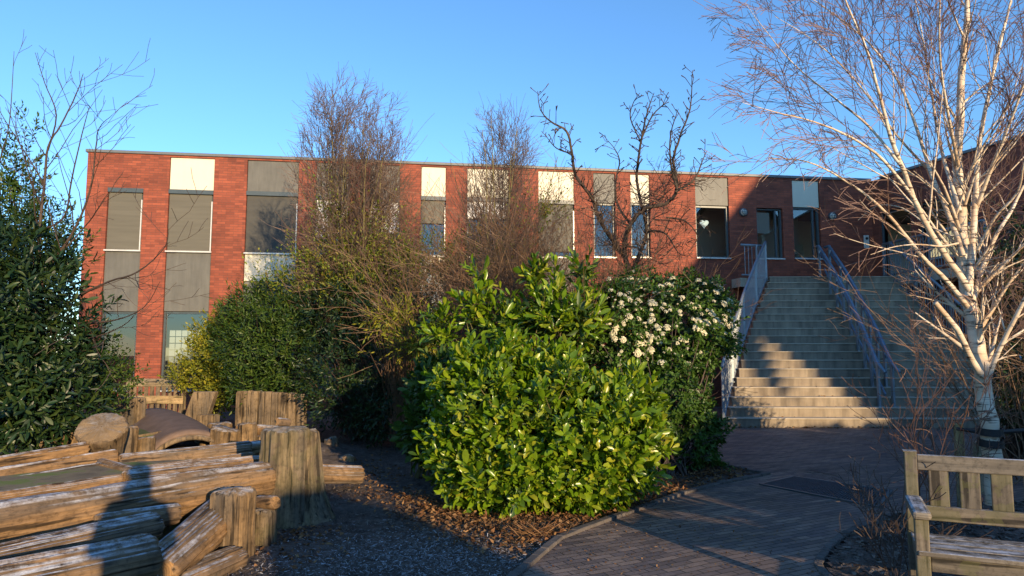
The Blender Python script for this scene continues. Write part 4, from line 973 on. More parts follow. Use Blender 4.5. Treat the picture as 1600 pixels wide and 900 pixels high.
t = Tree(31); ab = gnd(990, 690); ab = Vector((at(1000, 500, 12).x, 12, 0)); DD = 12.0
def A(pix, rad, d0=0, d1=0): 
    rad = [x*.8 for x in rad]; n = len(pix); P, Rr = polytree(t, pix, rad, [DD+d0+(d1-d0)*i/max(1, n-1) for i in range(n)], 7); spurs(t, P, Rr, .065, .15); return P, Rr
t.limbs.tube([ab, ab+Vector((.02,0,.8)), at(1000, 470, DD)], [.13,.11,.085], 9)
A([(1000,470),(985,430),(975,390),(985,350),(1010,325),(1040,318),(1058,295),(1052,250),(1062,215),(1078,170),(1082,110)], [.075,.06,.055,.05,.045,.042,.036,.028,.022,.016,.006], 0, -.4)
A([(985,430),(1000,395),(1010,360),(1000,310),(995,270),(1003,215),(1010,180),(1022,145)], [.05,.045,.038,.034,.03,.024,.018,.007], 0, .4)
A([(1003,215),(1020,180),(1040,160),(1046,150)], [.02,.016,.01,.006], .3, .5)
A([(1003,225),(985,185),(990,160),(1000,145)], [.018,.014,.01,.006], .3, 0)
A([(1058,295),(1048,255),(1048,210),(1060,170)], [.03,.02,.014,.006], -.3, -.8)
A([(1055,300),(1085,280),(1098,250),(1105,235)], [.028,.02,.012,.006], -.3, -.2)
A([(975,400),(940,350),(925,310),(900,275),(893,235),(885,205),(860,190),(845,172),(840,142)], [.05,.045,.038,.032,.028,.024,.018,.012,.005], 0, -.8)
A([(893,240),(870,232),(855,215),(846,205)], [.016,.012,.008,.005], -.6, -.9)
A([(985,350),(965,320),(962,285),(968,250),(955,225),(945,220)], [.03,.026,.02,.014,.008,.005], .1, .5)
A([(1010,360),(1040,365),(1060,395),(1075,400)], [.03,.02,.012,.005], 0, -.6)
A([(1040,340),(1070,345),(1090,370),(1075,395)], [.022,.016,.01,.004], -.2, -.4)
cfgA = [dict(n=0, ang=40, len=.4), dict(n=7, ang=50, len=.45, up=.04, wig=.16, steps=5, limb=0, rr=.6), dict(n=3, ang=45, len=.5, wig=.18, steps=3, limb=0), dict(wig=.2, steps=2, limb=0)]
for (px, py) in ((985,430),(975,390),(1000,380),(985,350),(1010,325),(1040,318),(940,350),(925,310),(960,380),(1020,350),(1000,310),(1058,290),(1000,420),(1030,400)):
    for _ in range(6):
        d = rv(t.r, 1); d.z = abs(d.z)*.5-.1; t.grow(at(px+t.r.uniform(-8,8), py+t.r.uniform(-8,8), DD), d, t.r.uniform(.4, 1.1), .010, 1, cfgA)
t.build('apple_tree', 'old bare apple tree with crooked knobby spurred branches, right of the hornbeams', 'tree', ab, 'bark', 'twig_dark')
# reddish bare thicket between laurels and facade
def thicket(seed, pxs, D, base_y, n, Lr, label, name='bare_shrub', cfg=None, tm='twig_red', r=(.006,.012), lean=.24, base_jit=.5):
    t = Tree(seed); b = Vector((at(pxs[0], 450, D).x*.5+at(pxs[1], 450, D).x*.5, D, 0))
    cfg = cfg or [dict(n=9, ang=32, len=.42, up=.03, wig=.09, steps=7, limb=0, taper=.25, rr=.6), dict(n=4, ang=38, len=.5, up=.03, wig=.14, steps=4, limb=0), dict(wig=.16, steps=3, limb=0)]
    for i in range(n):
        px = t.r.uniform(*pxs); st = at(px, base_y, D+t.r.uniform(-base_jit, base_jit)); st.z = t.r.uniform(0, .1)
        d = Vector((t.r.gauss(0, lean), t.r.gauss(0, lean), 1)); t.grow(st, d, t.r.uniform(*Lr), t.r.uniform(*r), 0, cfg)
    return t.build(name, label, 'shrub', b, tm, tm)
thicket(41, (690, 950), 10.8, 650, 150, (2.7, 4.0), 'red brown tangle of bare stems standing behind the laurels')
thicket(42, (610, 760), 11.6, 650, 50, (1.9, 3.1), 'thin bare brown stems between hornbeam and laurel')
thicket(43, (930, 1060), 11.0, 650, 34, (2.2, 3.0), 'bare russet twigs poking through the flowering viburnum')
thicket(44, (1405, 1505), 5.9, 780, 15, (.9, 2.0), 'sparse bare red twigged shrub in the bed behind the bench', r=(.004,.008), lean=.22, base_jit=.35, tm='twig_shrub',
        cfg=[dict(n=5, ang=38, len=.42, up=.04, wig=.10, steps=7, limb=0, taper=.3, rr=.6, t0=.3), dict(n=3, ang=45, len=.5, up=.03, wig=.14, steps=4, limb=0), dict(wig=.18, steps=3, limb=0)])
thicket(45, (1392, 1420), 4.6, 850, 12, (.4, .85), 'low dark dead twigs beside the bench post', tm='twig_dark', r=(.003,.005), lean=.5, base_jit=.2)
thicket(46, (1545, 1660), 8.3, 720, 30, (1.8, 3.4), 'tangle of bare brown stems before the evergreen at the right edge', r=(.006,.012), lean=.45)
# young bare tree in front of the left bush
t = Tree(51)
def Bq(pix, rad, D0, D1, nn=6):
    D0 += 1.1; D1 += .6; rad = [x*.85 for x in rad]
    n = len(pix); P, Rr = polytree(t, pix, rad, [D0+(D1-D0)*i/max(1, n-1) for i in range(n)], 6)
    t.children(P, Rr, sum((b-a).length for a, b in zip(P[:-1], P[1:])), 0, [dict(n=nn, ang=42, len=.34, t0=.25, rr=.55), dict(n=3, ang=42, len=.5, up=.06, wig=.10, steps=4, limb=0), dict(wig=.12, steps=3, limb=0, up=.05)])
    return P
tb = Vector((at(40, 500, 8.9).x, 8.9, 0)); t.limbs.tube([tb, at(45, 600, 8.9), at(50, 520, 8.8)], [.05,.042,.036], 7)
Bq([(50,520),(60,440),(62,360),(70,280),(75,230),(95,195),(118,150),(130,115)][:8], [.034,.028,.022,.018,.014,.011,.008,.004], 7.6, 7.4, 9)
Bq([(75,235),(88,180),(70,130),(55,82)], [.012,.009,.006,.003], 7.45, 7.3, 4)
Bq([(62,360),(100,340),(112,280),(128,210),(140,165)], [.016,.013,.010,.007,.003], 7.6, 7.2, 6)
Bq([(50,520),(70,430),(110,370),(140,300),(150,230),(155,200),(175,180)], [.026,.022,.018,.013,.009,.006,.003], 7.6, 7.0, 8)
Bq([(50,430),(90,400),(140,345),(150,330),(170,300),(195,260)][:5], [.016,.013,.009,.006,.003], 7.6, 7.1, 6)
Bq([(50,520),(110,470),(170,440),(215,425),(258,385),(262,350)], [.024,.018,.013,.010,.006,.003], 7.6, 6.8, 7)
Bq([(60,500),(120,505),(180,500),(225,480),(250,440)], [.018,.014,.010,.006,.003], 7.6, 6.9, 6)
Bq([(60,520),(130,530),(190,510),(215,485)], [.014,.011,.007,.003], 7.6, 7.0, 6)
Bq([(-20,330),(0,250),(15,190),(22,80)], [.014,.010,.007,.003], 7.8, 7.6, 4)
t.build('young_tree', 'thin bare young tree with forked branches before the left evergreen', 'tree', tb, 'twig_dark', 'twig_dark')

# ---------------------------------------------------------------- white birch
t = Tree(61); t.minr = .0022; t.whr = .0065; DB = 6.6; bb = atz(1549, 770, .0); bb = Vector((at(1556, 740, DB).x, DB, 0))
cfgB = [dict(n=12, ang=36, len=.50, t0=.22, rr=.42), dict(n=7, ang=30, len=.55, up=.02, wig=.045, steps=7, limb=0, rr=.6, taper=.2), dict(n=4, ang=30, len=.75, up=-.015, wig=.05, steps=6, limb=0, rr=.8), dict(wig=.05, steps=6, limb=0, up=-.03)]
def limb(pix, rad, d0, d1, n=12, ln=.5):
    m = len(pix)
    if rad[0] < .06 and n: rad = [x*.72 for x in rad]
    P, Rr = polytree(t, pix, rad, [DB+d0+(d1-d0)*i/max(1, m-1) for i in range(m)], 10 if rad[0] > .03 else 7)
    if n: t.children(P, Rr, min(3.2, sum((b-a).length for a, b in zip(P[:-1], P[1:]))), 0, [dict(cfgB[0], n=n, len=ln)]+cfgB[1:])
    return P
limb([(1558,790),(1551,720),(1541,640),(1533,580),(1524,520),(1514,465),(1506,400),(1500,330),(1497,250),(1501,160),(1508,60),(1512,-40),(1518,-160)], [.090,.082,.076,.072,.066,.060,.054,.049,.043,.036,.029,.022,.014], 0, .3, 26, .34)
limb([(1514,465),(1518,400),(1524,330),(1528,250),(1540,170),(1560,80),(1585,-20)], [.05,.044,.038,.032,.026,.02,.013], 0, .5, 13, .40)
limb([(1516,455),(1485,410),(1455,365),(1428,310),(1410,260),(1392,215),(1375,150),(1355,80),(1325,10),(1300,-60)], [.045,.04,.036,.031,.027,.023,.018,.014,.010,.006], 0, -.9, 16, .42)
limb([(1512,480),(1480,440),(1440,400),(1400,350),(1360,310),(1300,270),(1250,250),(1200,248)], [.036,.031,.026,.021,.016,.011,.008,.004], 0, -.7, 6, .3)
limb([(1505,400),(1480,330),(1455,270),(1432,200),(1405,130),(1360,70),(1300,20),(1255,-10)], [.036,.032,.027,.022,.018,.013,.009,.005], .05, .9, 15, .42)
limb([(1428,310),(1380,250),(1330,215),(1270,190),(1210,175),(1160,160)], [.022,.018,.014,.010,.006,.003], -.4, -1.0, 10, .42)
limb([(1410,262),(1360,200),(1300,150),(1240,100),(1190,40),(1165,5)], [.02,.016,.012,.008,.005,.003], -.5, .1, 10, .42)
limb([(1455,270),(1400,210),(1340,130),(1280,70),(1210,25)], [.02,.016,.011,.007,.003], .4, .2, 12, .42)
limb([(1500,330),(1470,230),(1455,140),(1440,50),(1420,-50)], [.026,.022,.016,.011,.006], 0, 1.0, 11, .42)
limb([(1498,260),(1480,170),(1468,80),(1470,-30)], [.024,.018,.012,.007], .1, -1.0, 10, .42)
limb([(1538,610),(1562,545),(1590,490),(1620,430),(1660,340)], [.034,.030,.027,.023,.016], 0, -.6, 7, .36)
limb([(1534,590),(1565,540),(1600,515),(1640,480)], [.024,.018,.014,.008], 0, .6, 4, .36)
limb([(1520,470),(1535,420),(1558,365),(1580,330),(1600,290),(1640,230)], [.034,.03,.026,.022,.018,.01], 0, .8, 8, .4)
limb([(1524,330),(1550,260),(1575,200),(1600,130),(1625,40)], [.028,.024,.018,.013,.007], .2, -.8, 14, .42)
limb([(1528,390),(1555,340),(1590,300),(1600,255),(1620,200)], [.022,.018,.014,.01,.006], 0, -.7, 6, .4)
limb([(1497,380),(1470,385),(1440,382),(1400,385),(1360,398)], [.014,.011,.008,.006,.003], -.1, -.9, 3, .3)
limb([(1490,370),(1450,352),(1410,325),(1370,322),(1340,345)], [.012,.010,.008,.006,.003], -.1, .6, 3, .3)
limb([(1532,585),(1515,555),(1495,515),(1462,474)], [.034,.030,.026,.023], -.02, -.35, 0)
t.limbs.tube([at(1462,474,DB-.35), at(1461,473,DB-.352)], [.023,.022], 10)
birch = t.build('birch_tree', 'white barked birch with fine bare red twigs, strapped to stakes at the right', 'tree', bb, 'birch', 'twig_birch')
# stakes and strap
def stake(px, D, zt, label):
    b = at(px, 600, D); mb = MB(); pts = [(0,0,-.05),(0,0,zt*.5),(.004,0,zt-.01),(.004,0,zt)]; mb.tube(pts, [.046,.045,.044,.038], 14)
    o = mb.build('tree_stake', M['post'], smooth=False); o.location = (b.x, b.y, 0); return tag(o, label, 'stake', 'round stakes holding the birch')
sx1 = at(1493, 690, 6.9); stake(1493, 6.9, at(1493, 661, 6.9).z, 'round wooden tree stake left of the birch trunk, pale at its top')
stake(1520, 7.6, at(1520, 690, 7.6).z, 'round wooden tree stake just behind the birch trunk')
mb = MB(); cx = at(1544, 665, DB); z1 = at(1545, 683, DB).z
for z_ in (z1+.055, z1-.05):
    n_ = len(mb.v); R_ = ((.098, -.034), (.108, -.034), (.108, .034), (.098, .034))
    for a in range(24):
        for rr_, dz in R_: mb.v.append((cx.x+.012+rr_*math.cos(a*.2618), DB+rr_*math.sin(a*.2618), z_+dz+.01*math.sin(a*.2618)))
    mb.f += [(n_+a*4+j, n_+((a+1)%24)*4+j, n_+((a+1)%24)*4+(j+1)%4, n_+a*4+(j+1)%4) for a in range(24) for j in range(4)]
mb.tube([(cx.x-.07, DB+.06, z1+.045), (sx1.x, 6.86, z1+.05)], .018, 5); mb.tube([(cx.x+.1, DB+.03, z1+.045), (cx.x+1.0, 7.1, z1+.03)], .022, 5)
o = mb.build('tree_strap', M['black']); tag(o, 'black rubber strap wrapped twice round the white birch trunk', 'strap')
# ---------------------------------------------------------------- log playground
def make_log(name, label, cat, A, B, r0, r1, mt='log', seed=0, flare=0, rough=.06, n=96, rings=26, group='weathered logs of the playground', tilt=(0,0), bend=0, dome=.0, squash=1.0, parent=None, crack=.5, chip=.5):
    """round timber from A to B, local Z along it; split by drying cracks, knotted, with worn ends"""
    A, B = Vector(A), Vector(B); L = (B-A).length; r_ = np.random.default_rng(seed)
    th = np.linspace(0, 2*np.pi, n, endpoint=False); prof = np.zeros(n)
    for k in (2, 3, 4, 5, 7): prof += rough*r_.normal()/k**.6*np.sin(k*th+r_.uniform(0, 6.28))
    for k in range(9, 40): prof += .007*crack**.5*r_.normal()*np.sin(k*th+r_.uniform(0, 6.28))
    cracks = [(r_.uniform(0, 2*np.pi), r_.uniform(.025, .07), r_.uniform(.015, .07)*crack, r_.uniform(0, 1), r_.uniform(.25, .9), r_.normal(0, .25)) for _ in range(int(6+crack*12))]
    knots = [(r_.uniform(0, 2*np.pi), r_.uniform(.1, .9)*L, r_.uniform(.03, .08)) for _ in range(int(L*2.2))]
    rings = max(rings, int(L/.055)); endv = r_.normal(0, 1, n); endv = (endv+np.roll(endv, 1)+np.roll(endv, 2)+np.roll(endv, 3))/4
    zs = np.concatenate([[0, .0, .010, .022], np.linspace(.05, L-.05, rings), [L-.022, L-.010, L, L]]); V = []; m = len(zs); nb = r_.normal(0, 1, 6)
    for i, z in enumerate(zs):
        t = z/L; r = r0+(r1-r0)*t+flare*max(0, 1-t*2.2)**2
        e = min(z, L-z); r *= 1-.16*max(0, 1-e/.03)**2
        crk = np.zeros(n)
        for c, w_, dp, t0, ln, tw in cracks:
            amp = max(0, 1-abs((t-t0)/ln)**2) if ln < .85 else 1
            dd = np.angle(np.exp(1j*(th-c-tw*t+.05*math.sin(z*7+c)))); crk -= dp*amp*np.exp(-(dd/w_)**2)
        kn = np.zeros(n)
        for c, kz, kr in knots:
            d2 = (np.angle(np.exp(1j*(th-c)))*r)**2+(z-kz)**2; kn += .10*np.exp(-d2/kr**2)-.09*np.exp(-d2/(kr*.4)**2)
        wob = 1+prof*(1+.3*math.sin(z*3+seed))+crk+kn+.012*np.sin(th*9+z*8+seed)+.018*np.sin(th*3-z*5+seed)+.02*math.sin(z*4.1+seed*2)
        if i == 0 or i == m-1: wob = wob*.02
        zz = z+(endv*.02*chip if e < .012 and 0 < i < m-1 else 0)
        if i == m-1: zz = z+dome*r
        ox = bend*math.sin(math.pi*t)+.012*nb[0]*math.sin(z*2.1+nb[1]); oy = .012*nb[2]*math.sin(z*1.7+nb[3])
        zt = (tilt[0]*np.cos(th)+tilt[1]*np.sin(th))*r*wob*(t**6)
        V.append(np.stack([np.cos(th)*r*wob*squash+ox, np.sin(th)*r*wob+oy, zz+zt], 1))
    V = np.concatenate(V); i = (np.arange(m-1)[:, None]*n+np.arange(n)[None]).ravel(); j = (np.arange(m-1)[:, None]*n+(np.arange(n)+1)[None] % n).ravel()
    me = np_mesh(name, V, [np.stack([i, j, j+n, i+n], 1)])
    o = link_mesh(name, me, M[mt], parent, smooth=True)
    o.location = A; o.rotation_mode = 'QUATERNION'; o.rotation_quaternion = (B-A).to_track_quat('Z', 'Y')
    es = o.modifiers.new('edge', 'EDGE_SPLIT'); es.split_angle = R(50)
    if label: tag(o, label, cat, group)
    return o
def log_px(label, a, b, Da, Db, r, seed, mt='log', cat='log', **kw):
    """horizontal log given by its upper edge in the picture at both ends"""
    pa, pb = at(a[0], a[1], Da), at(b[0], b[1], Db); pa.z -= r; pb.z -= r; r1 = kw.pop('r1', r)
    return make_log('log', label, cat, pa, pb, r, r1, mt, seed, **kw)
def stump_px(label, px, D, top_py, w_px, seed, mt='stump', cat='stump', zb=-.06, name='stump', lean=(0,0), **kw):
    b = at(px, 600, D); zt = at(px, top_py, D).z; r = w_px*D/F_PX/2
    return make_log(name, label, cat, (b.x, b.y, zb), (b.x+lean[0], b.y+lean[1], zt), r*kw.pop('k0', 1.04), r, mt, seed, rings=max(6, int((zt-zb)/.05)), **kw)
log_px('lowest front log with a sawn end, cut off by the lower left corner', (-60, 891), (240, 833), 3.45, 4.2, .135, 1, crack=.6)
log_px('thin split log lying directly on the lowest front log', (-60, 866), (243, 796), 3.75, 4.72, .085, 2, crack=.9, squash=1.2)
log_px('short log end peeping out behind the thin split log', (150, 802), (279, 783), 4.7, 5.05, .075, 3)
log_px('longest and thickest log of the playground, running behind the stacked front ones', (-70, 792), (418, 716), 4.3, 6.15, .175, 4, crack=.6, rough=.03, r1=.16, rings=50)
pa, pb = at(236, 880, 4.35), at(350, 800, 5.5); make_log('log', 'broad leaning log rising from the front stack towards the small post', 'log', pa-Vector((0,0,.08)), pb-Vector((0,0,.02)), .155, .15, 'log', 5, crack=.9)
pa, pb = at(240, 915, 4.3), at(372, 858, 5.1); make_log('log', 'splintered split log lying on the soil in front of the two stumps', 'log', (pa.x, pa.y, .05), (pb.x, pb.y, .04), .12, .10, 'log', 6, crack=1.6, squash=.8, rough=.1)
stump_px('slim round post with a pale frosted top between the long log and the fat stump', 322, 5.75, 740, 31, 7, mt='post', name='post', cat='post', crack=.2, rough=.01, n=32)
stump_px('fat barrel shaped stump with half lit bark in front of the tall one', 373, 5.3, 765, 66, 8, crack=.45, rough=.025, dome=.12, flare=.01, k0=1.0)
stump_px('small low stump wedged beside the fat one', 422, 5.6, 796, 36, 9, mt='log_grey', crack=.8)
log_px('short round log resting on the small low stump', (404, 778), (432, 775), 5.75, 5.6, .055, 10, n=32)
stump_px('tall thick grey stump, the highest of the playground', 447, 6.3, 669, 70, 11, mt='log_grey', flare=.03, crack=1.3, k0=1.12, dome=.1)
stump_px('flaring grey stump leaning against the right of the tall one', 482, 6.45, 672, 34, 12, mt='log_grey', flare=.12, crack=1.3, k0=1.9)
make_log('log', 'small frosted log piece lying on top of the tall stump', 'log', at(432, 663, 6.3), at(452, 664, 6.45), .035, .03, 'log', 13, n=24)
log_px('short log sticking out to the right of the tall stump', (492, 726), (566, 727), 7.6, 7.9, .10, 14, mt='log', crack=.6)
log_px('thick frosted log lying close behind the right half of the longest log', (195, 737), (414, 707), 5.6, 6.7, .10, 62, crack=1.1)
log_px('narrow white frosted pole between the split logs in the middle', (205, 731), (400, 711), 6.2, 7.1, .04, 63, crack=.5)
log_px('thin dark pole along the left part of the longest log', (-60, 776), (190, 741), 4.9, 5.6, .045, 64, crack=.8)
# rear side of the enclosure
log_px('frosted log at the far left pointing to the big tilted log', (-70, 722), (138, 690), 6.5, 7.3, .08, 15)
log_px('plain timber lying under the frosted far left log', (-70, 745), (183, 702), 6.3, 7.25, .09, 16, crack=.3)
log_px('long frosted log across the middle, left of the tall stump', (187, 709), (392, 688), 7.2, 7.9, .085, 17)
log_px('dark frosted log end just left of the tall stump', (388, 689), (428, 683), 7.9, 8.0, .085, 18)
log_px('white frosted split log in front of the long middle one', (225, 727), (396, 704), 6.7, 7.5, .055, 19, crack=1)
log_px('dark diagonal timber crossing the mossy inner bed', (155, 716), (260, 742), 6.9, 6.1, .05, 20)
log_px('thin straight edging timber behind the mossy inner bed', (-60, 758), (165, 721), 5.9, 6.9, .04, 21, crack=.2)
# mossy bed inside the enclosure
q = [at(-90, 780, 4.6), at(250, 748, 5.6), at(410, 722, 6.4), at(400, 706, 7.4), at(180, 720, 7.0), at(-90, 755, 5.9)]
mb = MB(); zt = .42
mb.v = [(p.x, p.y, -.05) for p in q]+[(p.x, p.y, zt) for p in q]; n = len(q)
mb.f = [tuple(range(n, 2*n))]+[(i, (i+1)%n, n+(i+1)%n, n+i) for i in range(n)]
m_, ns_, ls_, b_ = mat('mossy_soil'); v_ = texco(ns_, ls_); rr_ = ramp(ns_, [(.36, (.15,.11,.065)), (.5, (.24,.18,.10)), (.60, (.16,.20,.035))]); ls_.new(noise(ns_, ls_, v_, 2.5, 7, .7), rr_.inputs[0])
ls_.new(rr_.outputs[0], b_.inputs['Base Color']); b_.inputs['Roughness'].default_value = .95; bump(ns_, ls_, noise(ns_, ls_, v_, 60, 5, .8), b_, .8, .01)
o = mb.build('soil_bed', m_); o['kind'] = 'structure'
# big tilted log, sawn face up
c = at(160, 667, 7.5); ax = Vector((.13, -.56, .82)).normalized(); 
make_log('tilted_log', 'big tilted log with a broad oval sawn face turned up to the sky', 'log', c-ax*.42+Vector((-.02,.04,-.05)), c+ax*.02, .12, .255, 'tilted', 23, crack=.2, rough=.025, squash=1.05)
stump_px('round log seen just right of the big tilted one', 203, 8.3, 667, 30, 24, crack=.3)
stump_px('low wide stump left of the big tilted log in the shade', 106, 8.6, 658, 36, 25, crack=.7)
stump_px('lowest shaded stump at the foot of the dark left bush', 77, 8.4, 679, 40, 26, crack=.7)
for i, (px, tp, w_) in enumerate(((186, 687, 15), (200, 689, 13), (213, 684, 12), (231, 683, 30))):
    stump_px(['leftmost slim peg of the row behind the long middle log', 'second slim peg from the left behind the long middle log', 'pale slim peg at the right end of the row of three', 'low flat topped stump right of the row of slim pegs'][i], px, 8.6, tp, w_, 30+i, crack=.2, n=28, name='peg' if i < 3 else 'stump', cat='peg' if i < 3 else 'stump', group='pegs and stumps behind the long log')
# brown rubber hump with arched front
hump = empty('play_hump', gnd(300, 700), 0, 'brown arched play tunnel with a pale rim, mossy board on its left flank', 'play tunnel'); hb = Vector(hump.location)
NSEG, ND = 24, 14; V = []; Fq = []
fc, bc = at(303, 681, 9.6), at(243, 643, 11.8)
for j in range(ND):
    t_ = j/(ND-1); crown = fc.lerp(bc, t_); z0_ = -.05; wd = .40+.10*t_
    crown.z += .05*math.sin(math.pi*t_)
    for i in range(NSEG+1):
        a = math.pi*i/NSEG; V.append((crown.x+math.cos(a)*wd*(1.0)*(1+.25*abs(math.cos(a))), crown.y+.12*math.cos(a), z0_+(crown.z-z0_)*math.sin(a)**.75))
for j in range(ND-1):
    for i in range(NSEG): a = j*(NSEG+1)+i; Fq.append((a, a+1, a+NSEG+2, a+NSEG+1))
mb = MB(); mb.v = [tuple(Vector(v)-hb) for v in V]; mb.f = Fq; o = mb.build('shell', M['rubber'], hump, smooth=True); sd = o.modifiers.new('th', 'SOLIDIFY'); sd.thickness = .06; sd.offset = -1
mb = MB(); mb.tube([Vector(v)-hb+Vector((0,-.02,-.02)) for v in V[:NSEG+1]], .035, 8); mb.build('rim', M['plank'], hump, smooth=True)
mq = [at(212, 684, 9.9), at(262, 675, 9.9), at(240, 657, 10.9), at(222, 660, 11.0)]
mb = MB(); mb.v = [tuple(p-hb) for p in mq]+[tuple(p-hb-Vector((0,0,.05))) for p in mq]; mb.f = [(0,1,2,3), (7,6,5,4)]+[(i, i+4, (i+1)%4+4, (i+1)%4) for i in range(4)]
mb.build('mossy_board', M['moss'], hump)
for a_, b_ in ((mq[0], mq[1]), (mq[1], mq[2])):
    mb = MB(); mb.bar(a_-hb+Vector((0,0,.015)), b_-hb+Vector((0,0,.015)), .03, .03); mb.build('board_edge', M['plank'], hump)
# planks, palisade, slabs
def plank_row(name, label, cat, px0, px1, D0, D1, tops, zb, th, group=None, lean=0, gap=.006, m='plank', base_shift=0):
    a, b = at(px0, 640, D0), at(px1, 640, D1); a.z = b.z = 0; root = empty(name, a, math.atan2(b.y-a.y, b.x-a.x), label, cat, group)
    L = (b-a).length; n = len(tops); wds = [x[1] for x in tops]; S = sum(wds); x = 0; ti = D0
    for i, (tp, wd) in enumerate(tops):
        w_ = L*wd/S; zt = at(px0+(px1-px0)*(x+w_/2)/L, tp, D0+(D1-D0)*(x+w_/2)/L).z; mb = MB()
        mb.v = []; 
        g_ = gap*(1+random.random()); o_ = random.uniform(-.02, .02); ch = .02
        for z, s_ in ((zb, 0), (zt-.03, 0), (zt, .012)):
            for (xx, yy) in ((x+g_+s_, o_+s_), (x+w_-g_-s_, o_+s_), (x+w_-g_-s_, o_+th-s_), (x+g_+s_, o_+th-s_)): mb.v.append((xx+lean*(z-zb), yy, z))
        for k_ in (0, 4): mb.f += [(k_+i_, k_+(i_+1)%4, k_+4+(i_+1)%4, k_+4+i_) for i_ in range(4)]
        mb.f += [(3,2,1,0), (8,9,10,11)]
        mb.build('plank', M[m], root, bevel=.012, seg=2); x += w_
    return root
plank_row('palisade', 'upright row of weathered planks right of the leaning slab, before the dark bush', 'palisade', 367, 474, 11.9, 11.6, [(611,1.1),(611,1),(610,.7),(611,1.3),(612,1.0),(612,1.2),(613,1.25),(613,.6),(614,1.1),(614,1.4),(616,.12),(616,1.35)], -.05, .12, gap=.004)
plank_row('plank_block', 'block of upright planks between the lattice fence and the left bush', 'palisade', 164, 216, 11.2, 10.9, [(622,1),(620,1.1),(621,1.9)], -.05, .14, gap=.004)
sl_ = plank_row('leaning_slab', 'thick pale slab leaning to the right above the brown play tunnel', 'slab', 275, 312, 12.0, 12.0, [(612,1)], -.05, .16, lean=.30)
plank_row('plank_box', 'low square timber block at the foot of the leaning slab', 'block', 306, 331, 11.9, 11.8, [(648,1)], -.05, .2)
for i, a in enumerate((('squat stump with a sloping frosted top right of the brown play tunnel', 355, 9.8, 669, 42, .9), ('broad upright stump between palisade and long log', 388, 10.0, 661, 28, .6), ('low stump half hidden left of the tall grey stump', 408, 10.2, 681, 20, .4), ('flat stump with a white rim behind the squat sloping one', 347, 10.9, 660, 34, .3), ('smallest flat stump left of the squat sloping one', 327, 10.3, 677, 22, .3))):
    stump_px(a[0], a[1], a[2], a[3], a[4], 50+i, crack=a[5], n=40, tilt=(.25*(i == 0), 0), group='stumps right of the play tunnel')
make_log('log', 'old log lying under the foot of the palisade', 'log', at(372, 662, 11.3)-Vector((0,0,.08)), at(470, 668, 11.2)-Vector((0,0,.08)), .09, .09, 'log', 61)
# rocks / root humps on the soil right of the playground
def rock(label, px, py, D, s, seed, m='stump', zc=0):
    import bmesh
    bm = bmesh.new(); bmesh.ops.create_icosphere(bm, subdivisions=3, radius=1); r_ = random.Random(seed); f1, f2 = r_.uniform(1, 3), r_.uniform(2, 4)
    for v in bm.verts:
        k = 1+.16*math.sin(v.co.x*f1*2+seed)*math.cos(v.co.y*f2+seed)+.08*math.sin(v.co.z*7+v.co.x*5); v.co = Vector((v.co.x*s[0]*k, v.co.y*s[1]*k, v.co.z*s[2]*k))
    me = bpy.data.meshes.new('rock'); bm.to_mesh(me); bm.free(); p = at(px, py, D)
    o = link_mesh('rock', me, M[m], smooth=True); o.location = (p.x, p.y, zc); return tag(o, label, 'rock', 'earthy boulders by the playground')
rock('small earthy boulder right of the tall stump', 542, 690, 9.6, (.14, .14, .10), 1, 'stump', .02)
rock('angular pale stone at the corner of the dark bush', 517, 690, 10.5, (.13, .14, .20), 2, 'stump', .05)
# soil mound there
nx = 40; X, Y = np.meshgrid(np.linspace(-4.0, -1.6, nx), np.linspace(7.7, 12.2, nx)); Z = .22*np.exp(-((X+3.0)/.75)**2-((Y-10)/1.2)**2)+.02*np.sin(X*9)*np.sin(Y*7)+rng.normal(0, .008, X.shape)-.02
i = (np.arange(nx-1)[:, None]*nx+np.arange(nx-1)[None]).ravel(); o = link_mesh('soil_mound', np_mesh('soil_mound', np.stack([X, Y, Z], -1).reshape(-1, 3), [np.stack([i, i+1, i+nx+1, i+nx], 1)]), M['soil'], smooth=True); o['kind'] = 'structure'
# woven lattice fence
la, lb_ = at(196, 640, 15.0), at(286, 640, 14.9); la.z = lb_.z = 0; lf = empty('lattice_fence', la, math.atan2(lb_.y-la.y, lb_.x-la.x), 'low greenish fence of horizontal boards over a timber lattice below the brick pier', 'fence'); L = (lb_-la).length
zt = at(240, 593, 15).z
for i in range(3):
    z = zt-.15-.36*i; mb = MB(); mb.box(0, L, -.03, -.008, z, z+.17); o = mb.build('board', M['post'], None, bevel=.006); o.data.transform(Matrix.Rotation(R(-90), 4, 'Y')); o.rotation_euler.y = R(90); o.parent = lf
nv = 10
for i in range(nv):
    x = i*(L-.1)/(nv-1); mb = MB(); mb.box(x, x+.088, .0, .02, -.05, zt-.05); mb.build('slat', M['plank'], lf, bevel=.004)
for x in (0, L-.08): mb = MB(); mb.box(x, x+.08, .022, .10, -.05, zt+.0); mb.build('post', M['post'], lf, bevel=.006)

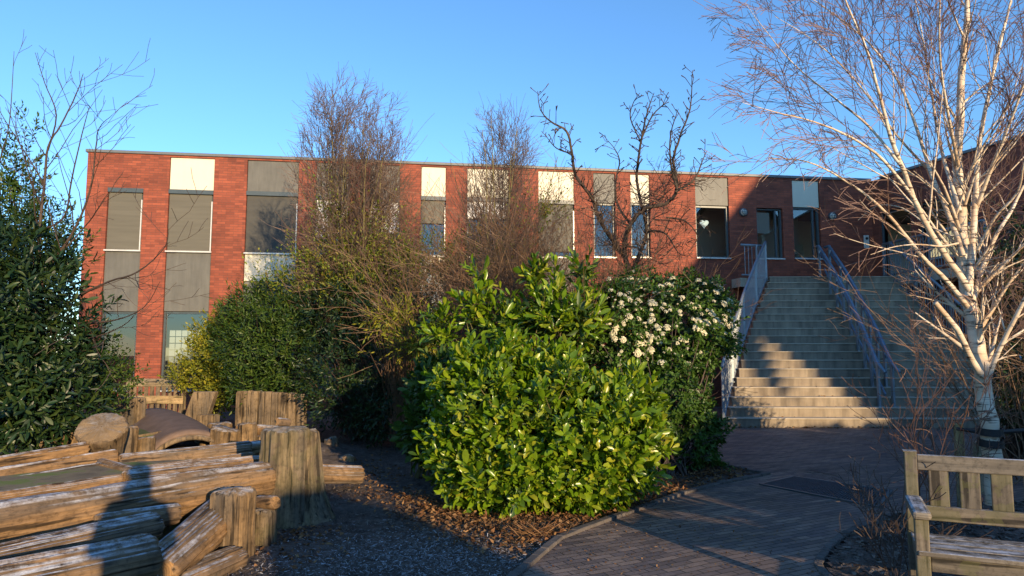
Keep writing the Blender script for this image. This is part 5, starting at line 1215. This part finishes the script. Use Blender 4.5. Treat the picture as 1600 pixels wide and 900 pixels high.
# ---------------------------------------------------------------- leaf litter, mulch chips, frosted straw
def scatter(name, P, L, W, mt, up=.8, kind='q', stuff=True, lift=.0):
    n = len(P); D = unit(rng.normal(size=(n, 3))*np.array((1, 1, .22))); Nn = unit(rng.normal(size=(n, 3))*.45+np.array((0, 0, up)))
    o = leaves_mesh(name, P, D, Nn, np.abs(L*(1+rng.normal(0, .35, n))), np.abs(W*(1+rng.normal(0, .3, n))), kind, M[mt], None); o['kind'] = 'stuff'; return o
def pix_scatter(n, poly, jit=.04):
    """ground points spread evenly over a quad of ground corners"""
    a, b, c, d = [np.array(gnd(*p)) for p in poly]; u = rng.random(n)[:, None]; v = rng.random(n)[:, None]
    P = (a*(1-u)+b*u)*(1-v)+(d*(1-u)+c*u)*v; P += rng.normal(0, jit, P.shape)*np.array((1, 1, 0)); P[:, 2] = rng.random(n)*.025+.004; return P
lit = [pix_scatter(1500, [(560,770),(700,770),(860,860),(760,862)], .15), pix_scatter(1500, [(660,790),(860,800),(870,850),(700,815)], .12), pix_scatter(1500, [(860,800),(1000,770),(1000,800),(870,850)], .12),
       pix_scatter(1300, [(990,770),(1150,715),(1170,745),(1010,795)], .1), pix_scatter(500, [(490,700),(560,745),(640,780),(560,700)], .2), pix_scatter(250, [(400,840),(450,810),(520,850),(440,890)], .15)]
P = np.concatenate(lit); P = P[left_of_path(P[:, 0]+.02, P[:, 1])]
scatter('leaf_litter', P, .045, .028, 'litter', .9, 'small')
P = np.stack([rng.uniform(-4.5, 1.5, 48000), 3.6+8*rng.random(48000)**1.6, rng.random(48000)*.016], 1); P = P[left_of_path(P[:, 0]+.02, P[:, 1])]; scatter('mulch_chips', P, .022, .007, 'chip', 1.6)
P = np.stack([rng.uniform(1.9, 6, 9000), rng.uniform(3.5, 7.2, 9000), rng.random(9000)*.02+.002], 1); P = P[(P[:, 1] > rn.y+.05) & np.where(P[:, 1] < edgeR[0].y, P[:, 0] > np.interp(P[:, 1], [p.y for p in cR[::-1]], [p.x for p in cR[::-1]])+.12, P[:, 0] > 4.5)]
scatter('mulch_chips', P, .05, .015, 'chip', .9)
P = pix_scatter(6500, [(380,905),(880,905),(760,860),(500,860)], .4); P = P[left_of_path(P[:, 0]+.03, P[:, 1])]; scatter('frosted_straw', P, .022, .004, 'frosty', 1.0)
P = pix_scatter(500, [(820,905),(1300,905),(1150,800),(940,815)], .3); P[:, 2] = .008; scatter('path_crumbs', P, .015, .010, 'litter', 2)
SP = []
for k in range(NS):
    m_ = 16 if k < 8 else 5
    xs_ = rng.uniform(step_left(k)+.05, step_right(k)-.05, m_); SP.append(np.stack([xs_, DS+TD*k+(xs_-XL0)*skew+rng.uniform(.12, TD-.02, m_), np.full(m_, TR*(k+1)+.008)], 1))
xs_ = rng.uniform(XL0, XR0, 260); SP.append(np.stack([xs_, DS+(xs_-XL0)*skew-np.abs(rng.normal(0, .06, 260))-.03, rng.random(260)*.02+.008], 1))
scatter('fallen_leaves', np.concatenate(SP), .05, .035, 'litter', 1.2, 'small')
# grass tuft and roots at the laurel's foot
P0 = np.array(gnd(838, 838)); n = 130; a = rng.uniform(0, 6.28, n); D = np.stack([np.cos(a), np.sin(a), rng.uniform(.05, .7, n)], 1)
o = leaves_mesh('dry_grass_tuft', np.repeat(P0[None]+np.array((0, 0, .02)), n, 0)+rng.normal(0, .06, (n, 3))*np.array((1, 1, 0)), D, unit(rng.normal(size=(n, 3))+np.array((0, 0, 1))), rng.uniform(.08, .28, n), np.full(n, .007), 'small', M['frosty'], None)
o.data.materials[0] = M['litter']; tag(o, 'dry straw tuft at the foot of the sunlit laurel', 'grass tuft')

# ---------------------------------------------------------------- unseen casters behind the viewer, added to shade the yard
def sunspace(u, a, z=0): return Vector((.884*u-.467*a, .467*u+.884*a, z))
prof = [(-14,.8),(.75,.8),(1.0,1.35),(1.9,1.35),(2.2,1.1),(2.5,.7),(2.7,.3),(3.9,.3),(4.5,.62),(5.2,.85),(5.9,1.5),(6.6,2.0),(9,1.95),(9.6,1.6),(16,1.6)]  # hedge top heights shaped by where shade should fall on the yard
us = np.arange(-14, 16, .12); vs = np.interp(us, [p[0] for p in prof], [p[1] for p in prof])+.06*np.sin(us*5.3)+.05*np.sin(us*11.7+1)
a0 = -7.0; hz = vs-.162*a0
def hedge(name, label, u0, u1, seed):
    k = (us >= u0) & (us <= u1); U, H = us[k], hz[k]; b = sunspace(u0, a0); root = empty(name, b, math.atan2(.467, .884), label, 'hedge'); mb = MB(); n = len(U)
    for u, h in zip(U, H):
        for (y, z) in ((-.35, 0), (-.38, h*.6), (-.25, h-.06), (.25, h-.06), (.38, h*.6), (.35, 0)): mb.v.append((u-u0+random.uniform(-.02,.02), y+random.uniform(-.05,.05), z))
    for i in range(n-1):
        for j in range(5): c = i*6+j; mb.f.append((c, c+1, c+7, c+6))
    mb.f += [tuple(range(6)), tuple(range((n-1)*6, n*6))[::-1]]
    mb.build('twig_mass', M['twig_dark'], root)
    m_ = int((u1-u0)*260); u = rng.uniform(u0, u1, m_); h = np.interp(u, U, H); s = rng.random(m_); side = rng.choice([-1, 1], m_)
    z = np.where(s < .8, rng.random(m_)*h, h-.04); y = np.where(s < .8, side*.37, rng.uniform(-.3, .3)); P = np.stack([u-u0, y, z], 1); D = unit(rng.normal(size=(m_, 3))+np.array((0, 0, .3))); Nn = unit(np.stack([np.zeros(m_), side, np.ones(m_)*.4], 1)+rng.normal(0, .4, (m_, 3)))
    leaves_mesh('foliage', P-D*.04, D, Nn, np.full(m_, .09), np.full(m_, .045), 'small', M['l_mid'], root); return root
hedge('shade_hedge', 'unseen evergreen hedge added behind the viewer, its top shaped to shade the yard', -14, 2.9, 1)
hedge('shade_hedge', 'higher stretch of the added hedge on the right, shaped to shade the bench side of the yard', 3.0, 16, 2)
# neighbouring house out of view, gable outline shaped for the slanting facade shade
a1 = -18.0
def vz(v, a): return v-.162*a
hp = [(12.9, -1), (12.9, 4.6), (15.85, 9.1), (18.6, 12.5), (24.3, 5.0), (24.3, -1)]
hb_ = sunspace(13.3, a1); house = empty('neighbour_house', hb_, math.atan2(.467, .884), 'unseen brick house behind the viewer, steep tiled gable shaped to shade the facade', 'house')
mb = MB(); pts = [(u-12.9, vz(v, a1) if v > 0 else 0) for u, v in hp]; n = len(pts)
mb.v = [(x, 0, z-.3*(z > 0)) for x, z in pts]+[(x, -8, z-.3*(z > 0)) for x, z in pts]; mb.f = [tuple(range(n)), tuple(range(n, 2*n))[::-1]]+[(i, n+i, n+(i+1)%n, (i+1)%n) for i in range(n)]
mb.build('wall', M['brick'], house)
rp = [(11.7, 3.75), (13.55, 6.45), (15.85, 9.3), (18.6, 12.8), (24.8, 4.6)]
mb = MB(); R1 = [(u-12.9, vz(v, a1)) for u, v in rp]; m_ = len(R1)
mb.v = [(x, .5, z) for x, z in R1]+[(x, -8.4, z) for x, z in R1]+[(x, .5, z-.25) for x, z in R1]+[(x, -8.4, z-.25) for x, z in R1]
for i in range(m_-1): mb.f += [(i, m_+i, m_+i+1, i+1), (2*m_+i, 2*m_+i+1, 3*m_+i+1, 3*m_+i), (i, i+1, 2*m_+i+1, 2*m_+i), (m_+i, 3*m_+i, 3*m_+i+1, m_+i+1)]
mb.f += [(0, 2*m_, 3*m_, m_), (m_-1, 2*m_-1, 4*m_-1, 3*m_-1)]
mb.build('roof', M['tile'], house)
for (x, z) in ((2.5, 1), (6.5, 1), (2.8, 4), (6.2, 4), (4.8, 7.4)):
    f = window(x, x+1.3, z, z+1.5, None, y=0); f.rotation_euler.z = math.pi; f.location = (2*x+1.3, .06, 0); f.parent = house
    f.location = (2*x+1.3, .14, 0)
tb = MB()
# ---------------------------------------------------------------- the photographer (only the shadow reaches the picture)
def skin_obj(name, V, E, rad, mt, parent, sub=2, root_i=0):
    me = bpy.data.meshes.new(name); me.from_pydata([tuple(v) for v in V], E, []); me.materials.append(mt); o = bpy.data.objects.new(name, me); COL.objects.link(o)
    sk = o.modifiers.new('skin', 'SKIN'); sk.use_smooth_shade = True; me.skin_vertices[0].data
    for i, r in enumerate(rad):
        d = me.skin_vertices[0].data[i]; d.radius = (r, r) if not hasattr(r, '__len__') else r; d.use_root = (i == root_i)
    sb = o.modifiers.new('sub', 'SUBSURF'); sb.levels = sub; sb.render_levels = sub; o.parent = parent; return o
pm = m_plain('dark_coat', (.02, .025, .04), .8); psk = m_plain('skin_tone', (.45, .28, .2), .5); phair = m_plain('dark_hair', (.03, .02, .015), .6)
person = empty('person', (0.24, -.46, 0), 0, 'person in a dark coat holding a phone up with both hands behind the viewpoint', 'person')
V = [(0,0,.95),(0,.0,1.15),(0,.01,1.36),(0,.0,1.50),(0,.02,1.60),(0,.03,1.70),   # pelvis..head
     (.10,0,.90),(.11,.02,.50),(.12,-.01,.09),(.13,.13,.04), (-.10,0,.90),(-.11,-.03,.50),(-.12,.0,.09),(-.13,.14,.04),
     (.17,0,1.42),(.16,.12,1.18),(-.11,.36,1.40), (-.17,0,1.42),(-.27,.10,1.19),(-.34,.36,1.40)]
E = [(0,1),(1,2),(2,3),(3,4),(4,5),(0,6),(6,7),(7,8),(8,9),(0,10),(10,11),(11,12),(12,13),(2,14),(14,15),(15,16),(2,17),(17,18),(18,19)]
rad = [(.17,.13),(.16,.12),(.17,.12),.06,.085,.09,.10,.07,.05,.045,.10,.07,.05,.045,.07,.055,.035,.07,.055,.035]
skin_obj('body', V, E, rad, pm, person)
mb = MB()
for j in range(9):
    for i in range(16):
        a, b = 2*math.pi*i/16, math.pi*j/8; mb.v.append((.082*math.cos(a)*math.sin(b), .02+.10*math.sin(a)*math.sin(b), 1.665+.125*math.cos(b)))
for j in range(8):
    for i in range(16): c, d = j*16+i, j*16+(i+1)%16; mb.f.append((c, c+16, d+16, d))
mb.build('head', psk, person, smooth=True)
mb = MB(); mb.v = []
for j in range(6):
    for i in range(16):
        a, b = 2*math.pi*i/16, math.pi*j/9; mb.v.append((.09*math.cos(a)*math.sin(b), .008+.105*math.sin(a)*math.sin(b), 1.68+.13*math.cos(b)))
for j in range(5):
    for i in range(16): c, d = j*16+i, j*16+(i+1)%16; mb.f.append((c, c+16, d+16, d))
mb.build('hair', phair, person, smooth=True)
for s in (1, -1):
    hv = [(.10*s,.385,1.43),(.093*s,.41,1.46)]; he = [(0,1)]; hr = [.026,.024]
    for q in range(4):
        b0 = len(hv); z = 1.475+.022*(q-1.2); hv += [(.09*s,.42,z),(.092*s,.45,z),(.075*s,.455,z+.004),(.055*s,.447,z+.004)]; he += [(1,b0),(b0,b0+1),(b0+1,b0+2),(b0+2,b0+3)]; hr += [.010,.009,.008,.007]
    b0 = len(hv); hv += [(.085*s,.39,1.47),(.07*s,.405,1.49),(.055*s,.412,1.50)]; he += [(1,b0),(b0,b0+1),(b0+1,b0+2)]; hr += [.012,.010,.008]
    skin_obj('hand', [(x-.225, y, z) for x, y, z in hv], he, hr, psk, person, 1)
ph = empty('phone', (0.0, -.035, 1.5), 0, 'dark phone held upright in both hands at the viewpoint', 'phone')
mb = MB(); mb.box(-.08, .08, -.006, .002, -.039, .039); mb.build('case', M['black'], ph, bevel=.003)
